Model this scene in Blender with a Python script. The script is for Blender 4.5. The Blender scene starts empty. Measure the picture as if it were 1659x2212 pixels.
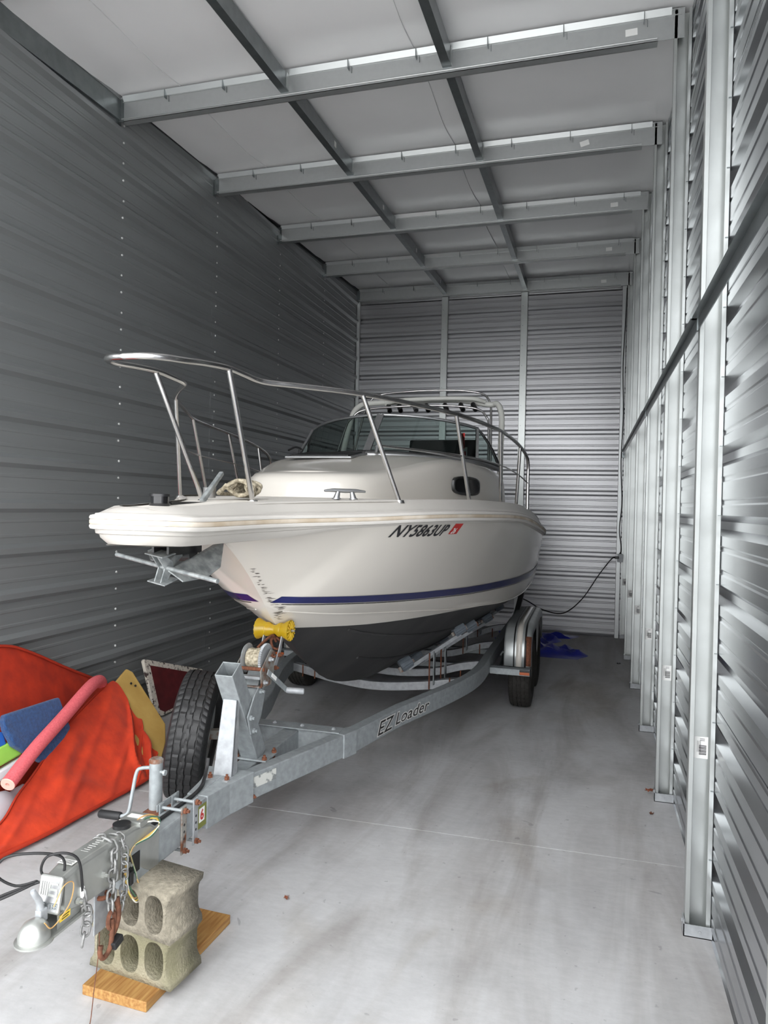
import bpy, math, random
import numpy as np
from mathutils import Vector, Matrix

S = bpy.context.scene
COL = S.collection
R = math.radians
random.seed(4)

# ------------------------------------------------------------------ camera, sky, exposure
CAM_F = 1540.755                      # focal length in pixels of the 1659 x 2212 frame
cd = bpy.data.cameras.new('camera'); cam = bpy.data.objects.new('camera', cd); COL.objects.link(cam)
cd.sensor_fit = 'VERTICAL'; cd.sensor_height = 24.0; cd.lens = CAM_F / 2212 * 24.0
cd.clip_start = 0.05; cd.clip_end = 200
yaw, pitch, roll = 0.28252, -0.00954, -0.02172
Mc = Matrix.Rotation(yaw, 4, 'Z') @ Matrix.Rotation(pitch, 4, 'X') @ Matrix.Rotation(roll, 4, 'Y') @ Matrix.Rotation(R(90), 4, 'X')
cam.matrix_world = Matrix.Translation((0, 0, 1.8872)) @ Mc
S.camera = cam

wd = bpy.data.worlds.new('overcast_sky'); S.world = wd; wd.use_nodes = True
wn = wd.node_tree
bg = wn.nodes['Background']
bg.inputs[0].default_value = (0.97, 0.985, 1.0, 1); bg.inputs[1].default_value = 1.0
S.view_settings.view_transform = 'Standard'; S.view_settings.look = 'None'
S.view_settings.gamma = 1.0; S.view_settings.use_curve_mapping = False
S.view_settings.exposure = 2.5

# ------------------------------------------------------------------ materials
def srgb(r, g, b):
    f = lambda c: ((c / 255 + 0.055) / 1.055) ** 2.4 if c > 10 else c / 255 / 12.92
    return (f(r), f(g), f(b), 1)

MATS = {}
def mat(name, col, rough=0.5, metal=0.0, var=0.0, scale=8.0, bump=0.0, bscale=None, col2=None, stretch=None,
        rough2=None, spec=0.5, trans=0.0, coat=0.0, contrast=(0.35, 0.65), detail=4, sheen=0):
    m = bpy.data.materials.new(name); m.use_nodes = True
    nt = m.node_tree; b = nt.nodes['Principled BSDF']; L = nt.links
    c = col if len(col) == 4 else (*col, 1)
    b.inputs['Base Color'].default_value = c
    b.inputs['Roughness'].default_value = rough; b.inputs['Metallic'].default_value = metal
    b.inputs['Specular IOR Level'].default_value = spec
    if trans: b.inputs['Transmission Weight'].default_value = trans
    if coat: b.inputs['Coat Weight'].default_value = coat; b.inputs['Coat Roughness'].default_value = .08
    if sheen: b.inputs['Sheen Weight'].default_value = sheen; b.inputs['Sheen Roughness'].default_value = .5
    m.diffuse_color = c
    if var or col2 or bump:
        tc = nt.nodes.new('ShaderNodeTexCoord'); mp = nt.nodes.new('ShaderNodeMapping')
        L.new(tc.outputs['Object'], mp.inputs[0])
        if stretch: mp.inputs['Scale'].default_value = stretch
        n = nt.nodes.new('ShaderNodeTexNoise'); n.inputs['Scale'].default_value = scale; n.inputs['Detail'].default_value = detail
        L.new(mp.outputs[0], n.inputs['Vector'])
        if var or col2:
            r = nt.nodes.new('ShaderNodeValToRGB')
            r.color_ramp.elements[0].position = contrast[0]; r.color_ramp.elements[1].position = contrast[1]
            a = col2 if col2 else tuple(max(0, x * (1 - var)) for x in c[:3]) + (1,)
            d = c if col2 else tuple(min(1, x * (1 + var)) for x in c[:3]) + (1,)
            r.color_ramp.elements[0].color = a; r.color_ramp.elements[1].color = d
            L.new(n.outputs['Fac'], r.inputs[0]); L.new(r.outputs[0], b.inputs['Base Color'])
        if rough2 is not None:
            mr = nt.nodes.new('ShaderNodeMapRange'); mr.inputs['From Min'].default_value = .3; mr.inputs['From Max'].default_value = .7
            mr.inputs['To Min'].default_value = rough; mr.inputs['To Max'].default_value = rough2
            L.new(n.outputs['Fac'], mr.inputs[0]); L.new(mr.outputs[0], b.inputs['Roughness'])
        if bump:
            n2 = nt.nodes.new('ShaderNodeTexNoise'); n2.inputs['Scale'].default_value = bscale or scale * 4; n2.inputs['Detail'].default_value = 6
            L.new(mp.outputs[0], n2.inputs['Vector'])
            bp = nt.nodes.new('ShaderNodeBump'); bp.inputs['Strength'].default_value = bump; bp.inputs['Distance'].default_value = .01
            L.new(n2.outputs['Fac'], bp.inputs['Height']); L.new(bp.outputs[0], b.inputs['Normal'])
    MATS[name] = m
    return m

def floor_material():
    m = bpy.data.materials.new('concrete_floor'); m.use_nodes = True
    nt = m.node_tree; L = nt.links; b = nt.nodes['Principled BSDF']
    tc = nt.nodes.new('ShaderNodeTexCoord')
    def noise(scale, detail=6, st=None, rough=.55, dist=0):
        mp = nt.nodes.new('ShaderNodeMapping'); L.new(tc.outputs['Object'], mp.inputs[0])
        if st: mp.inputs['Scale'].default_value = st
        n = nt.nodes.new('ShaderNodeTexNoise'); n.inputs['Scale'].default_value = scale; n.inputs['Detail'].default_value = detail
        n.inputs['Roughness'].default_value = rough; n.inputs['Distortion'].default_value = dist
        L.new(mp.outputs[0], n.inputs['Vector']); return n
    def ramp(n, p0, p1, c0, c1):
        r = nt.nodes.new('ShaderNodeValToRGB'); e = r.color_ramp.elements
        e[0].position, e[1].position = p0, p1; e[0].color, e[1].color = c0, c1
        L.new(n.outputs['Fac'], r.inputs[0]); return r
    def mul(a, bb, f):
        x = nt.nodes.new('ShaderNodeMix'); x.data_type = 'RGBA'; x.blend_type = 'MULTIPLY'; x.inputs['Factor'].default_value = f
        L.new(a, x.inputs['A']); L.new(bb, x.inputs['B']); return x.outputs['Result']
    base = ramp(noise(1.6, 8, rough=.62, dist=.6), .3, .72, (.45, .45, .455, 1), (.58, .58, .585, 1))
    fine = ramp(noise(14, 8, (1, 2.2, 1), .7), .25, .7, (.8, .8, .8, 1), (1, 1, 1, 1))
    trow = ramp(noise(1.1, 5, (2.2, .42, 1), .6, .8), .36, .56, (.66, .63, .60, 1), (1, 1, 1, 1))   # tyre and trowel streaks along the bay
    stain = ramp(noise(.75, 4, (1.3, 1, 1), .5, 1.2), .28, .42, (.78, .74, .68, 1), (1, 1, 1, 1))
    spot = ramp(noise(26, 2, None, .5), .70, .74, (1, 1, 1, 1), (.55, .55, .55, 1))
    spot2 = ramp(noise(7, 3, None, .6, .5), .70, .73, (1, 1, 1, 1), (.62, .62, .62, 1))
    c = mul(base.outputs[0], fine.outputs[0], .8); c = mul(c, spot2.outputs[0], .7); c = mul(c, trow.outputs[0], .75); c = mul(c, stain.outputs[0], .8); c = mul(c, spot.outputs[0], .5)
    L.new(c, b.inputs['Base Color'])
    b.inputs['Roughness'].default_value = .62; b.inputs['Specular IOR Level'].default_value = .35
    bp = nt.nodes.new('ShaderNodeBump'); bp.inputs['Strength'].default_value = .12; bp.inputs['Distance'].default_value = .004
    L.new(noise(60, 6).outputs['Fac'], bp.inputs['Height']); L.new(bp.outputs[0], b.inputs['Normal'])
    MATS['concrete_floor'] = m
floor_material()

mat('grout', srgb(196, 194, 188), .9, var=.2, scale=40)
mat('ground_out', (.55, .55, .54), .9, var=.15, scale=3)
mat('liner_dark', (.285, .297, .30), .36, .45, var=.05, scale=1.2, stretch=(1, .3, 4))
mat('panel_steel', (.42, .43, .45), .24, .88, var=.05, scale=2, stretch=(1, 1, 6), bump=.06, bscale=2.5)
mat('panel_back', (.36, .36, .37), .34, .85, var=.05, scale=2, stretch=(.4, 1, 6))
mat('galv', (.50, .515, .515), .34, .7, var=.025, scale=30, contrast=(.3, .7))
mat('galv_stud', (.48, .50, .49), .32, .75, var=.025, scale=14)
mat('galv_dark', (.22, .24, .245), .32, .8, var=.08, scale=12)
mat('galv_trailer', (.31, .335, .345), .52, .35, var=.16, scale=34, rough2=.66, contrast=(.3, .72))
mat('galv_pale', (.36, .375, .39), .5, .3, var=.12, scale=28)
mat('rust', srgb(112, 68, 48), .85, .1, var=.35, scale=90, bump=.3, bscale=200)
mat('rust_galv', srgb(150, 148, 142), .6, .3, col2=srgb(118, 76, 54), scale=22, contrast=(.38, .55))
mat('insulation', (.92, .915, .92), .24, 0, var=.02, scale=1.2, bump=.10, bscale=3.5, spec=.6)
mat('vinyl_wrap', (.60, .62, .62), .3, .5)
mat('insulation_tape', (.80, .80, .80), .4)
mat('sticker_white', srgb(232, 232, 230), .5)
mat('ink', (.02, .02, .022), .6)
mat('gel_white', srgb(208, 203, 195), .22, 0, var=.015, scale=1.5, coat=.35)
mat('gel_deck', srgb(190, 186, 180), .4, var=.02, scale=5)
mat('nonskid', srgb(216, 211, 203), .75, bump=.4, bscale=420)
mat('bottom_black', srgb(38, 38, 40), .62, 0, col2=srgb(58, 57, 57), scale=2.2, contrast=(.3, .75), stretch=(1, 2.4, .8), bump=.06, bscale=60)
mat('navy', srgb(20, 27, 84), .3, coat=.3)
mat('rub_tan', srgb(190, 174, 152), .6, col2=srgb(222, 212, 198), scale=5, stretch=(1, 1, 1), contrast=(.35, .65))
mat('rub_white', srgb(210, 206, 200), .45)
mat('steel_polish', (.62, .61, .60), .16, 1.0)
mat('alu', (.40, .405, .41), .32, .85, var=.05, scale=20)
mat('rubber_black', (.012, .012, .013), .55)
mat('tire', srgb(30, 30, 31), .55, var=.15, scale=30, bump=.1, bscale=150)
mat('tire_rear', srgb(40, 38, 35), .8, var=.2, scale=20)
mat('rim_paint', srgb(150, 152, 150), .5, .2, col2=srgb(128, 106, 88), scale=12, contrast=(.28, .42))
mat('plastic_black', (.014, .014, .015), .35)
mat('cover_black', (.010, .011, .012), .7)
mat('roller_grey', srgb(104, 112, 120), .7, var=.1, scale=30)
mat('fender_metal', srgb(172, 176, 176), .35, .45, var=.1, scale=9)
mat('amber', srgb(176, 84, 34), .35)
mat('decal_black', (.012, .012, .012), .5, col2=(.12, .12, .12, 1), scale=60, contrast=(.3, .42))
mat('decal_white', srgb(214, 214, 210), .5)
mat('decal_red', srgb(186, 52, 48), .5)
mat('decal_olive', srgb(116, 120, 54), .55)
mat('decal_yellow', srgb(224, 190, 60), .5)
mat('decal_worn', srgb(196, 197, 192), .7, col2=srgb(120, 124, 124), scale=26, contrast=(.42, .5))
mat('scuff', srgb(120, 114, 106), .6, col2=srgb(66, 62, 60), scale=75)
mat('zinc', (.42, .43, .41), .32, .7, var=.08, scale=14, rough2=.42)
mat('chain', (.27, .27, .265), .5, .6, var=.2, scale=60)
mat('chain_rust', srgb(104, 66, 48), .8, .2, var=.3, scale=60)
mat('anchor_galv', srgb(172, 176, 176), .45, .5, col2=srgb(126, 131, 132), scale=24, contrast=(.35, .65))
mat('block', srgb(120, 114, 101), .95, 0, col2=srgb(154, 147, 131), scale=38, bump=.8, bscale=110, contrast=(.3, .7))
mat('block_moss', srgb(124, 120, 96), .95, 0, col2=srgb(150, 144, 124), scale=7, bump=.8, bscale=110, contrast=(.35, .62))
mat('pine', srgb(170, 132, 76), .65, 0, col2=srgb(140, 96, 48), scale=9, stretch=(9, .7, 9), contrast=(.35, .68), bump=.08, bscale=60)
mat('orange_fabric', srgb(214, 62, 22), .85, 0, col2=srgb(176, 44, 14), scale=9, bump=.25, bscale=26, contrast=(.3, .72), sheen=.1)
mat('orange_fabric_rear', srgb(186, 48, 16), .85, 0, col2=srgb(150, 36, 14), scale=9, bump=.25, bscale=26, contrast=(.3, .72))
mat('orange_seam', srgb(170, 44, 16), .85)
mat('tan_board', srgb(196, 162, 92), .6, 0, col2=srgb(178, 142, 74), scale=6, contrast=(.3, .7))
mat('carpet_blue', srgb(38, 80, 132), .95, 0, col2=srgb(26, 60, 108), scale=60, bump=.7, bscale=180, contrast=(.35, .65), sheen=.2)
mat('foam_blue', srgb(38, 96, 180), .7, var=.05, scale=10)
mat('foam_green', srgb(150, 206, 84), .7, var=.05, scale=10)
mat('plastic_white', srgb(226, 226, 230), .4)
mat('bag_grey', srgb(188, 184, 190), .55, var=.06, scale=4, bump=.3, bscale=9)
mat('noodle', srgb(232, 112, 118), .8, 0, col2=srgb(216, 92, 100), scale=120, bump=.25, bscale=260)
mat('noodle_end', srgb(240, 186, 172), .85, bump=.2, bscale=220)
mat('board_red', srgb(104, 34, 38), .6, 0, col2=srgb(84, 26, 30), scale=12)
mat('board_chip', srgb(216, 208, 196), .8, 0, col2=srgb(60, 44, 42), scale=34, contrast=(.36, .46))
mat('tarp_blue', srgb(24, 34, 150), .35, var=.25, scale=5, bump=.5, bscale=8)
mat('rope', srgb(196, 186, 164), .9, 0, col2=srgb(130, 120, 100), scale=60, bump=.6, bscale=160)
mat('leaf', srgb(120, 66, 44), .8)
mat('wire_white', srgb(226, 224, 214), .5)
mat('wire_tan', srgb(180, 142, 90), .5)
mat('wire_green', srgb(58, 96, 74), .5)
mat('wire_yellow', srgb(216, 190, 90), .5)
mat('seat_grey', srgb(90, 92, 94), .7)
mat('paint_white', srgb(214, 214, 208), .45, 0, col2=srgb(150, 146, 136), scale=14, contrast=(.24, .34))
mat('porthole_glass', (.008, .008, .009), .12)
mat('yellow_poly', srgb(228, 192, 40), .25, 0, trans=.6, spec=.5)
MATS['yellow_poly'].node_tree.nodes['Principled BSDF'].inputs['Subsurface Weight'].default_value = .1

def glass_mat():
    m = bpy.data.materials.new('tinted_glass'); m.use_nodes = True
    nt = m.node_tree; L = nt.links
    for n in list(nt.nodes):
        if n.type != 'OUTPUT_MATERIAL': nt.nodes.remove(n)
    out = [n for n in nt.nodes if n.type == 'OUTPUT_MATERIAL'][0]
    t = nt.nodes.new('ShaderNodeBsdfTransparent'); t.inputs[0].default_value = (.40, .48, .46, 1)
    g = nt.nodes.new('ShaderNodeBsdfGlossy'); g.inputs['Roughness'].default_value = .03
    fr = nt.nodes.new('ShaderNodeFresnel'); fr.inputs[0].default_value = 1.45
    mx = nt.nodes.new('ShaderNodeMixShader')
    L.new(fr.outputs[0], mx.inputs[0]); L.new(t.outputs[0], mx.inputs[1]); L.new(g.outputs[0], mx.inputs[2]); L.new(mx.outputs[0], out.inputs[0])
    MATS['tinted_glass'] = m
glass_mat()

# ------------------------------------------------------------------ mesh helpers
def V3(p): return Vector((float(p[0]), float(p[1]), float(p[2])))

class MB:
    def __init__(s): s.v = []; s.f = []; s.mi = []
    def add(s, vs, fs, mi=0):
        o = len(s.v); s.v += [tuple(map(float, v)) for v in vs]
        for f in fs: s.f.append(tuple(o + i for i in f)); s.mi.append(mi)
        return s
    def box(s, c, size, rot=None, mi=0):
        hx, hy, hz = (x / 2 for x in size)
        vs = [Vector((x, y, z)) for x in (-hx, hx) for y in (-hy, hy) for z in (-hz, hz)]
        if rot is not None: vs = [rot @ v for v in vs]
        c = V3(c)
        return s.add([v + c for v in vs], [(0, 1, 3, 2), (4, 6, 7, 5), (0, 4, 5, 1), (2, 3, 7, 6), (0, 2, 6, 4), (1, 5, 7, 3)], mi)
    def lohi(s, lo, hi, mi=0):
        return s.box([(a + b) / 2 for a, b in zip(lo, hi)], [abs(b - a) for a, b in zip(lo, hi)], None, mi)
    def bar(s, p0, p1, w, h, up=(0, 0, 1), mi=0, w1=None, h1=None):
        p0, p1 = V3(p0), V3(p1); d = (p1 - p0).normalized(); u = V3(up)
        x = d.cross(u)
        if x.length < 1e-5: x = d.cross(Vector((1, 0, 0)))
        x.normalize(); z = x.cross(d)
        w1 = w if w1 is None else w1; h1 = h if h1 is None else h1
        vs = []
        for p, a, b in ((p0, w, h), (p1, w1, h1)):
            for sx, sz in ((-1, -1), (1, -1), (1, 1), (-1, 1)): vs.append(p + x * (sx * a / 2) + z * (sz * b / 2))
        return s.add(vs, [(0, 1, 2, 3), (7, 6, 5, 4), (0, 4, 5, 1), (1, 5, 6, 2), (2, 6, 7, 3), (3, 7, 4, 0)], mi)
    def tube(s, path, r, n=8, closed=False, cap=True, mi=0):
        P = [V3(p) for p in path]; m = len(P)
        rs = r if hasattr(r, '__len__') else [r] * m
        T = []
        for i in range(m):
            a = P[(i - 1) % m] if (closed or i > 0) else P[i]; b = P[(i + 1) % m] if (closed or i < m - 1) else P[i]
            t = b - a; T.append(t.normalized() if t.length > 1e-9 else Vector((0, 0, 1)))
        ref = Vector((0, 0, 1)) if abs(T[0].z) < .9 else Vector((1, 0, 0))
        nrm = (ref - T[0] * ref.dot(T[0])).normalized(); vs = []
        for i in range(m):
            nrm = nrm - T[i] * nrm.dot(T[i])
            nrm.normalize(); bn = T[i].cross(nrm)
            for k in range(n):
                a = 2 * math.pi * k / n; vs.append(P[i] + (nrm * math.cos(a) + bn * math.sin(a)) * rs[i])
        fs = []
        for i in range(m if closed else m - 1):
            j = (i + 1) % m
            for k in range(n): k2 = (k + 1) % n; fs.append((i * n + k, i * n + k2, j * n + k2, j * n + k))
        if cap and not closed: fs.append(tuple(range(n))[::-1]); fs.append(tuple((m - 1) * n + k for k in range(n)))
        return s.add(vs, fs, mi)
    def cyl(s, p0, p1, r, n=12, r1=None, mi=0): return s.tube([p0, p1], [r, r if r1 is None else r1], n, mi=mi)
    def lathe(s, prof, origin, axis, n=32, mi=0, closed=False):
        o = V3(origin); a = V3(axis).normalized()
        x = a.cross(Vector((0, 0, 1)))
        if x.length < 1e-4: x = a.cross(Vector((0, 1, 0)))
        x.normalize(); y = a.cross(x); vs = []; m = len(prof)
        for k in range(n):
            t = 2 * math.pi * k / n; d = x * math.cos(t) + y * math.sin(t)
            for (h, rr) in prof: vs.append(o + a * h + d * rr)
        fs = []
        for k in range(n):
            k2 = (k + 1) % n
            for i in range(m if closed else m - 1): j = (i + 1) % m; fs.append((k * m + i, k * m + j, k2 * m + j, k2 * m + i))
        return s.add(vs, fs, mi)
    def grid(s, rows, mi=0, closed=False, flip=False):
        m = len(rows[0]); vs = [p for r in rows for p in r]; fs = []
        for i in range(len(rows) - 1):
            for k in range(m if closed else m - 1):
                k2 = (k + 1) % m; f = (i * m + k, i * m + k2, (i + 1) * m + k2, (i + 1) * m + k)
                fs.append(f[::-1] if flip else f)
        return s.add(vs, fs, mi)
    def prism(s, poly, off, mi=0):
        """poly: 3-D points in order; extruded by vector off"""
        n = len(poly); off = V3(off); a = [V3(p) for p in poly]; b = [p + off for p in a]
        return s.add(a + b, [tuple(range(n))[::-1], tuple(range(n, 2 * n))] + [(i, (i + 1) % n, n + (i + 1) % n, n + i) for i in range(n)], mi)
    def plate(s, poly, off): return s.prism(poly, off)

def obj(name, mb, m=None, parent=None, smooth=None, bevel=0, solid=0, mats=None, subsurf=0, seg=2):
    me = bpy.data.meshes.new(name); me.from_pydata(mb.v, [], mb.f); me.update()
    for k in (mats or [m]): me.materials.append(MATS[k] if isinstance(k, str) else k)
    if mats: me.polygons.foreach_set('material_index', mb.mi)
    bm_fix(me)
    if smooth is not None:
        me.polygons.foreach_set('use_smooth', [True] * len(me.polygons)); me.set_sharp_from_angle(angle=R(smooth))
    o = bpy.data.objects.new(name, me); COL.objects.link(o)
    if parent is not None: o.parent = parent
    if solid:
        md = o.modifiers.new('thickness', 'SOLIDIFY'); md.thickness = solid; md.offset = 0
    if subsurf:
        md = o.modifiers.new('subd', 'SUBSURF'); md.levels = subsurf; md.render_levels = subsurf
    if bevel:
        md = o.modifiers.new('bevel', 'BEVEL'); md.width = bevel; md.segments = seg; md.limit_method = 'ANGLE'; md.angle_limit = R(40)
        md.harden_normals = False
    return o

import bmesh
def bm_fix(me):
    bm = bmesh.new(); bm.from_mesh(me)
    bmesh.ops.recalc_face_normals(bm, faces=bm.faces); bm.to_mesh(me); bm.free()

def thing(name, label, cat, loc=(0, 0, 0), rz=0, group=None, kind=None):
    o = bpy.data.objects.new(name, None); COL.objects.link(o); o.location = loc; o.rotation_euler = (0, 0, rz)
    o.empty_display_size = .1
    if label: o['label'] = label
    if cat: o['category'] = cat
    if group: o['group'] = group
    if kind: o['kind'] = kind
    return o
def tag(o, label, cat, group=None):
    o['label'] = label; o['category'] = cat
    if group: o['group'] = group
    return o
def copy_obj(src, name, parent=None, loc=None, rz=None):
    c = src.copy(); c.name = name; COL.objects.link(c); c.parent = parent
    if loc is not None: c.location = loc
    if rz is not None: c.rotation_euler = (0, 0, rz)
    return c

def hermite(xs, ys):
    xs = np.array(xs, float); ys = np.array(ys, float); d = np.diff(ys) / np.diff(xs); m = np.zeros(len(xs))
    m[0], m[-1] = d[0], d[-1]
    for i in range(1, len(xs) - 1):
        if d[i - 1] * d[i] > 0:
            h0, h1 = xs[i] - xs[i - 1], xs[i + 1] - xs[i]; w1, w2 = 2 * h1 + h0, h1 + 2 * h0
            m[i] = (w1 + w2) / (w1 / d[i - 1] + w2 / d[i])
    def f(x):
        x = min(max(x, xs[0]), xs[-1]); i = min(max(int(np.searchsorted(xs, x)) - 1, 0), len(xs) - 2)
        h = xs[i + 1] - xs[i]; t = (x - xs[i]) / h
        return float(ys[i] * (2 * t**3 - 3 * t**2 + 1) + m[i] * h * (t**3 - 2 * t**2 + t) + ys[i + 1] * (3 * t**2 - 2 * t**3) + m[i + 1] * h * (t**3 - t**2))
    return f
def curve(pts, sub=6):
    """Catmull-Rom through 3-D points"""
    P = [V3(p) for p in pts]; out = []
    for i in range(len(P) - 1):
        a = P[i - 1] if i > 0 else P[i] * 2 - P[i + 1]; b, c = P[i], P[i + 1]; d = P[i + 2] if i + 2 < len(P) else c * 2 - b
        for k in range(sub):
            t = k / sub
            out.append(.5 * ((2 * b) + (c - a) * t + (2 * a - 5 * b + 4 * c - d) * t * t + (3 * b - a - 3 * c + d) * t**3))
    out.append(P[-1]); return out

def text_mesh(body, size=1.0, shear=0.0, spacing=1.0, thick=0.0, offset=0.0):
    """flat text as (verts, faces) in its own x/y plane"""
    c = bpy.data.curves.new('lettering', 'FONT'); c.body = body; c.size = size; c.shear = shear; c.space_character = spacing
    c.extrude = thick; c.offset = offset; c.resolution_u = 4
    o = bpy.data.objects.new('lettering', c); COL.objects.link(o)
    dg = bpy.context.evaluated_depsgraph_get(); ev = o.evaluated_get(dg); me = ev.to_mesh()
    vs = [v.co.copy() for v in me.vertices]; fs = [tuple(p.vertices) for p in me.polygons]
    ev.to_mesh_clear(); bpy.data.objects.remove(o); bpy.data.curves.remove(c)
    return vs, fs
def text_on(body, size, origin, xd, yd, m, parent, name='lettering', lift=.0012, **kw):
    vs, fs = text_mesh(body, size, **kw); o = V3(origin); x = V3(xd).normalized(); y = V3(yd).normalized(); n = x.cross(y)
    mb = MB(); mb.add([o + x * v.x + y * v.y + n * (v.z + lift) for v in vs], fs)
    me = bpy.data.meshes.new(name); me.from_pydata(mb.v, [], mb.f); me.materials.append(MATS[m])
    ob = bpy.data.objects.new(name, me); COL.objects.link(ob); ob.parent = parent; return ob

# ------------------------------------------------------------------ the storage bay
XL, XR, XPAN = -3.752, 0.4437, 0.552          # left liner face, stud edge, right panel face
Y0, SP = 3.4257, 1.524                        # first visible stud, spacing
YF, YB = 1.05, 11.105                         # door line, back panel face
zroof = lambda y: 5.133 + .0411 * (y - 4.95)
def struct(o): o['kind'] = 'structure'; return o

# floor: two slabs with a control joint between them
fl = struct(obj('floor', MB().lohi((XL - .3, YF - .25, -.2), (XPAN + .3, YB + .3, -.006)), 'grout'))
JY = lambda x: 4.035 + .022 * (x + 1.2)
for (ya, yb) in ((None, 0), (0, None)):
    a = YF - .25 if ya is None else None; mb = MB(); g = .005; xs = (XL - .3, XPAN + .3)
    lo = [(xs[0], a), (xs[1], a)] if a is not None else [(x, JY(x) + g) for x in xs]
    hi = [(x, JY(x) - g) for x in xs] if a is not None else [(x, YB + .3) for x in xs]
    poly = [(lo[0][0], lo[0][1], -.05), (lo[1][0], lo[1][1], -.05), (hi[1][0], hi[1][1], -.05), (hi[0][0], hi[0][1], -.05)]
    obj('slab', mb.prism(poly, (0, 0, .05)), 'concrete_floor', fl)
gr = struct(obj('ground_outside', MB().lohi((-25, -30, -.3), (25, YF - .25, -.02)), 'ground_out'))
gr['label'] = 'paved apron outside the open bay door'

def rib_profile(z0, z1, amp, minor=.004):
    """(z, offset) of a ribbed sheet; ribs every 0.3048 m, amp = rib height"""
    pts = [(z0, 0)]; k = math.floor(z0 / .3048) - 1
    while k * .3048 < z1 + .3:
        c = k * .3048
        for m_ in (1 / 3, 2 / 3):
            d = c - .3048 + m_ * .3048
            for dz, q in ((-.014, 0), (-.007, minor), (.007, minor), (.014, 0)): pts.append((d + dz, q * (1 if amp > 0 else -1)))
        for dz, q in ((-.046, 0), (-.018, 1), (.018, 1), (.046, 0)): pts.append((c + dz, q * amp))
        k += 1
    pts = sorted([p for p in pts if z0 <= p[0] <= z1] + [(z1, 0)])
    return pts

def sheet(name, parent, m, ptfn, z0, z1, a0, a1, amp, lift=0):
    pr = rib_profile(z0, z1, amp)
    rows = [[ptfn(a, min(z, zroof(a if ptfn is not back_pt else YB) + .01), q + lift) for (z, q) in pr] for a in (a0, a1)]
    return obj(name, MB().grid(rows), m, parent, smooth=None, solid=.0012)
left_pt = lambda y, z, q: (XL + q, y, z)
right_pt = lambda y, z, q: (XPAN - q, y, z)
back_pt = lambda x, z, q: (x, YB - q, z)

H = .9144
wl = thing('wall_left', None, None, (0, 0, 0), kind='structure')
wr = thing('wall_right', None, None, kind='structure')
wb = thing('wall_back', None, None, kind='structure')
ce = thing('ceiling', None, None, kind='structure')
for k in range(6):
    z0 = k * H + .08 if k else 0.0; z1 = (k + 1) * H + .11
    if k == 5: z1 = 5.5
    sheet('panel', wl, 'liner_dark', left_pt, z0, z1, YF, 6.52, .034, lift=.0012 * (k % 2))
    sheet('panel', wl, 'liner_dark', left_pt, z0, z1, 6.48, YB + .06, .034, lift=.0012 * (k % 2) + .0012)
    sheet('panel', wr, 'panel_steel', right_pt, z0, z1, YF, YB + .06, -.032, lift=-.0012 * (k % 2))
    sheet('panel', wb, 'panel_back', back_pt, z0, z1, XL - .05, XPAN + .05, -.030, lift=-.0012 * (k % 2))
# screw heads on the left liner
mb = MB()
for i in range(7):
    y = Y0 - SP + i * SP + .085
    for k in range(18):
        for dz in (-.068, .07):
            z = k * .3048 + dz
            if .05 < z < zroof(y) - .1:
                yy = y + random.uniform(-.006, .006)
                mb.cyl((XL, yy, z), (XL + .007, yy, z), .009, 6)
s_ = obj('screw_heads', mb, 'sticker_white', wl); s_['kind'] = 'stuff'

# right-hand studs: C channels open towards the door
def channel_stud(h, w=.106, d=.05, lip=.02, t=.0035):
    mb = MB()
    pr = [(0, 0), (lip, 0), (lip, t), (t, t), (t, d - t), (w - t, d - t), (w - t, t), (w - lip, t), (w - lip, 0), (w, 0), (w, d), (0, d)]
    return mb.prism([(x, y, 0) for x, y in pr], (0, 0, h))
rusted = 0
for i in range(7):
    y = Y0 + (i - 1) * SP; h = zroof(y) - .012
    st = obj('stud', channel_stud(h), 'galv_stud', wr, bevel=.0012, seg=1); st.location = (XR, y, 0)
    foot = MB().lohi((-.006, -.012, 0), (.112, .06, .004)).lohi((-.006, -.012, 0), (.112, -.009, .055)).lohi((-.006, -.012, 0), (-.002, .05, .075))
    foot.cyl((-.012, .02, .055), (-.002, .02, .055), .008, 6).cyl((.06, -.016, .028), (.06, -.009, .028), .007, 6)
    f_ = obj('foot_clip', foot, 'galv_pale', st)
    if i >= 1:
        lab = obj('label_sticker', MB().box((.055, .0448, .83), (.058, .0012, .098)), 'sticker_white', st)
        bars = MB()
        for q in range(9): bars.box((.062, .0438, .80 + q * .005), (.030, .001, .0026 if q % 3 else .0036))
        for q in range(3): bars.box((.040 + q * .006, .0438, .835), (.0016, .001, .05))
        for q in range(2): bars.box((.06, .0438, .862 + q * .007), (.02, .001, .002))
        obj('printed_bars', bars, 'ink', st)
    tk = MB()
    for q in range(13):
        z = .35 + q * .3048
        if z < h - .1: tk.box((.098, -.003, z), (.012, .006, .003))
    obj('panel_screw_tips', tk, 'galv_dark', st)['kind'] = 'stuff'
# dark strap that crosses the studs
for (ya, yb, off) in ((1.2, 3.47, 0), (3.44, 6.60, .004), (6.55, 11.05, .008)):
    x = XR - .003 - off
    mb = MB().lohi((x - .004, ya, 2.695), (x, yb, 2.753)).lohi((x - .03, ya, 2.749), (x, yb, 2.753))
    obj('strap', mb, 'galv_dark', wr)
obj('strap_end_clip', MB().lohi((XR - .03, 11.0, 2.66), (XR + .01, 11.045, 2.73)), 'galv_dark', wr)

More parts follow.
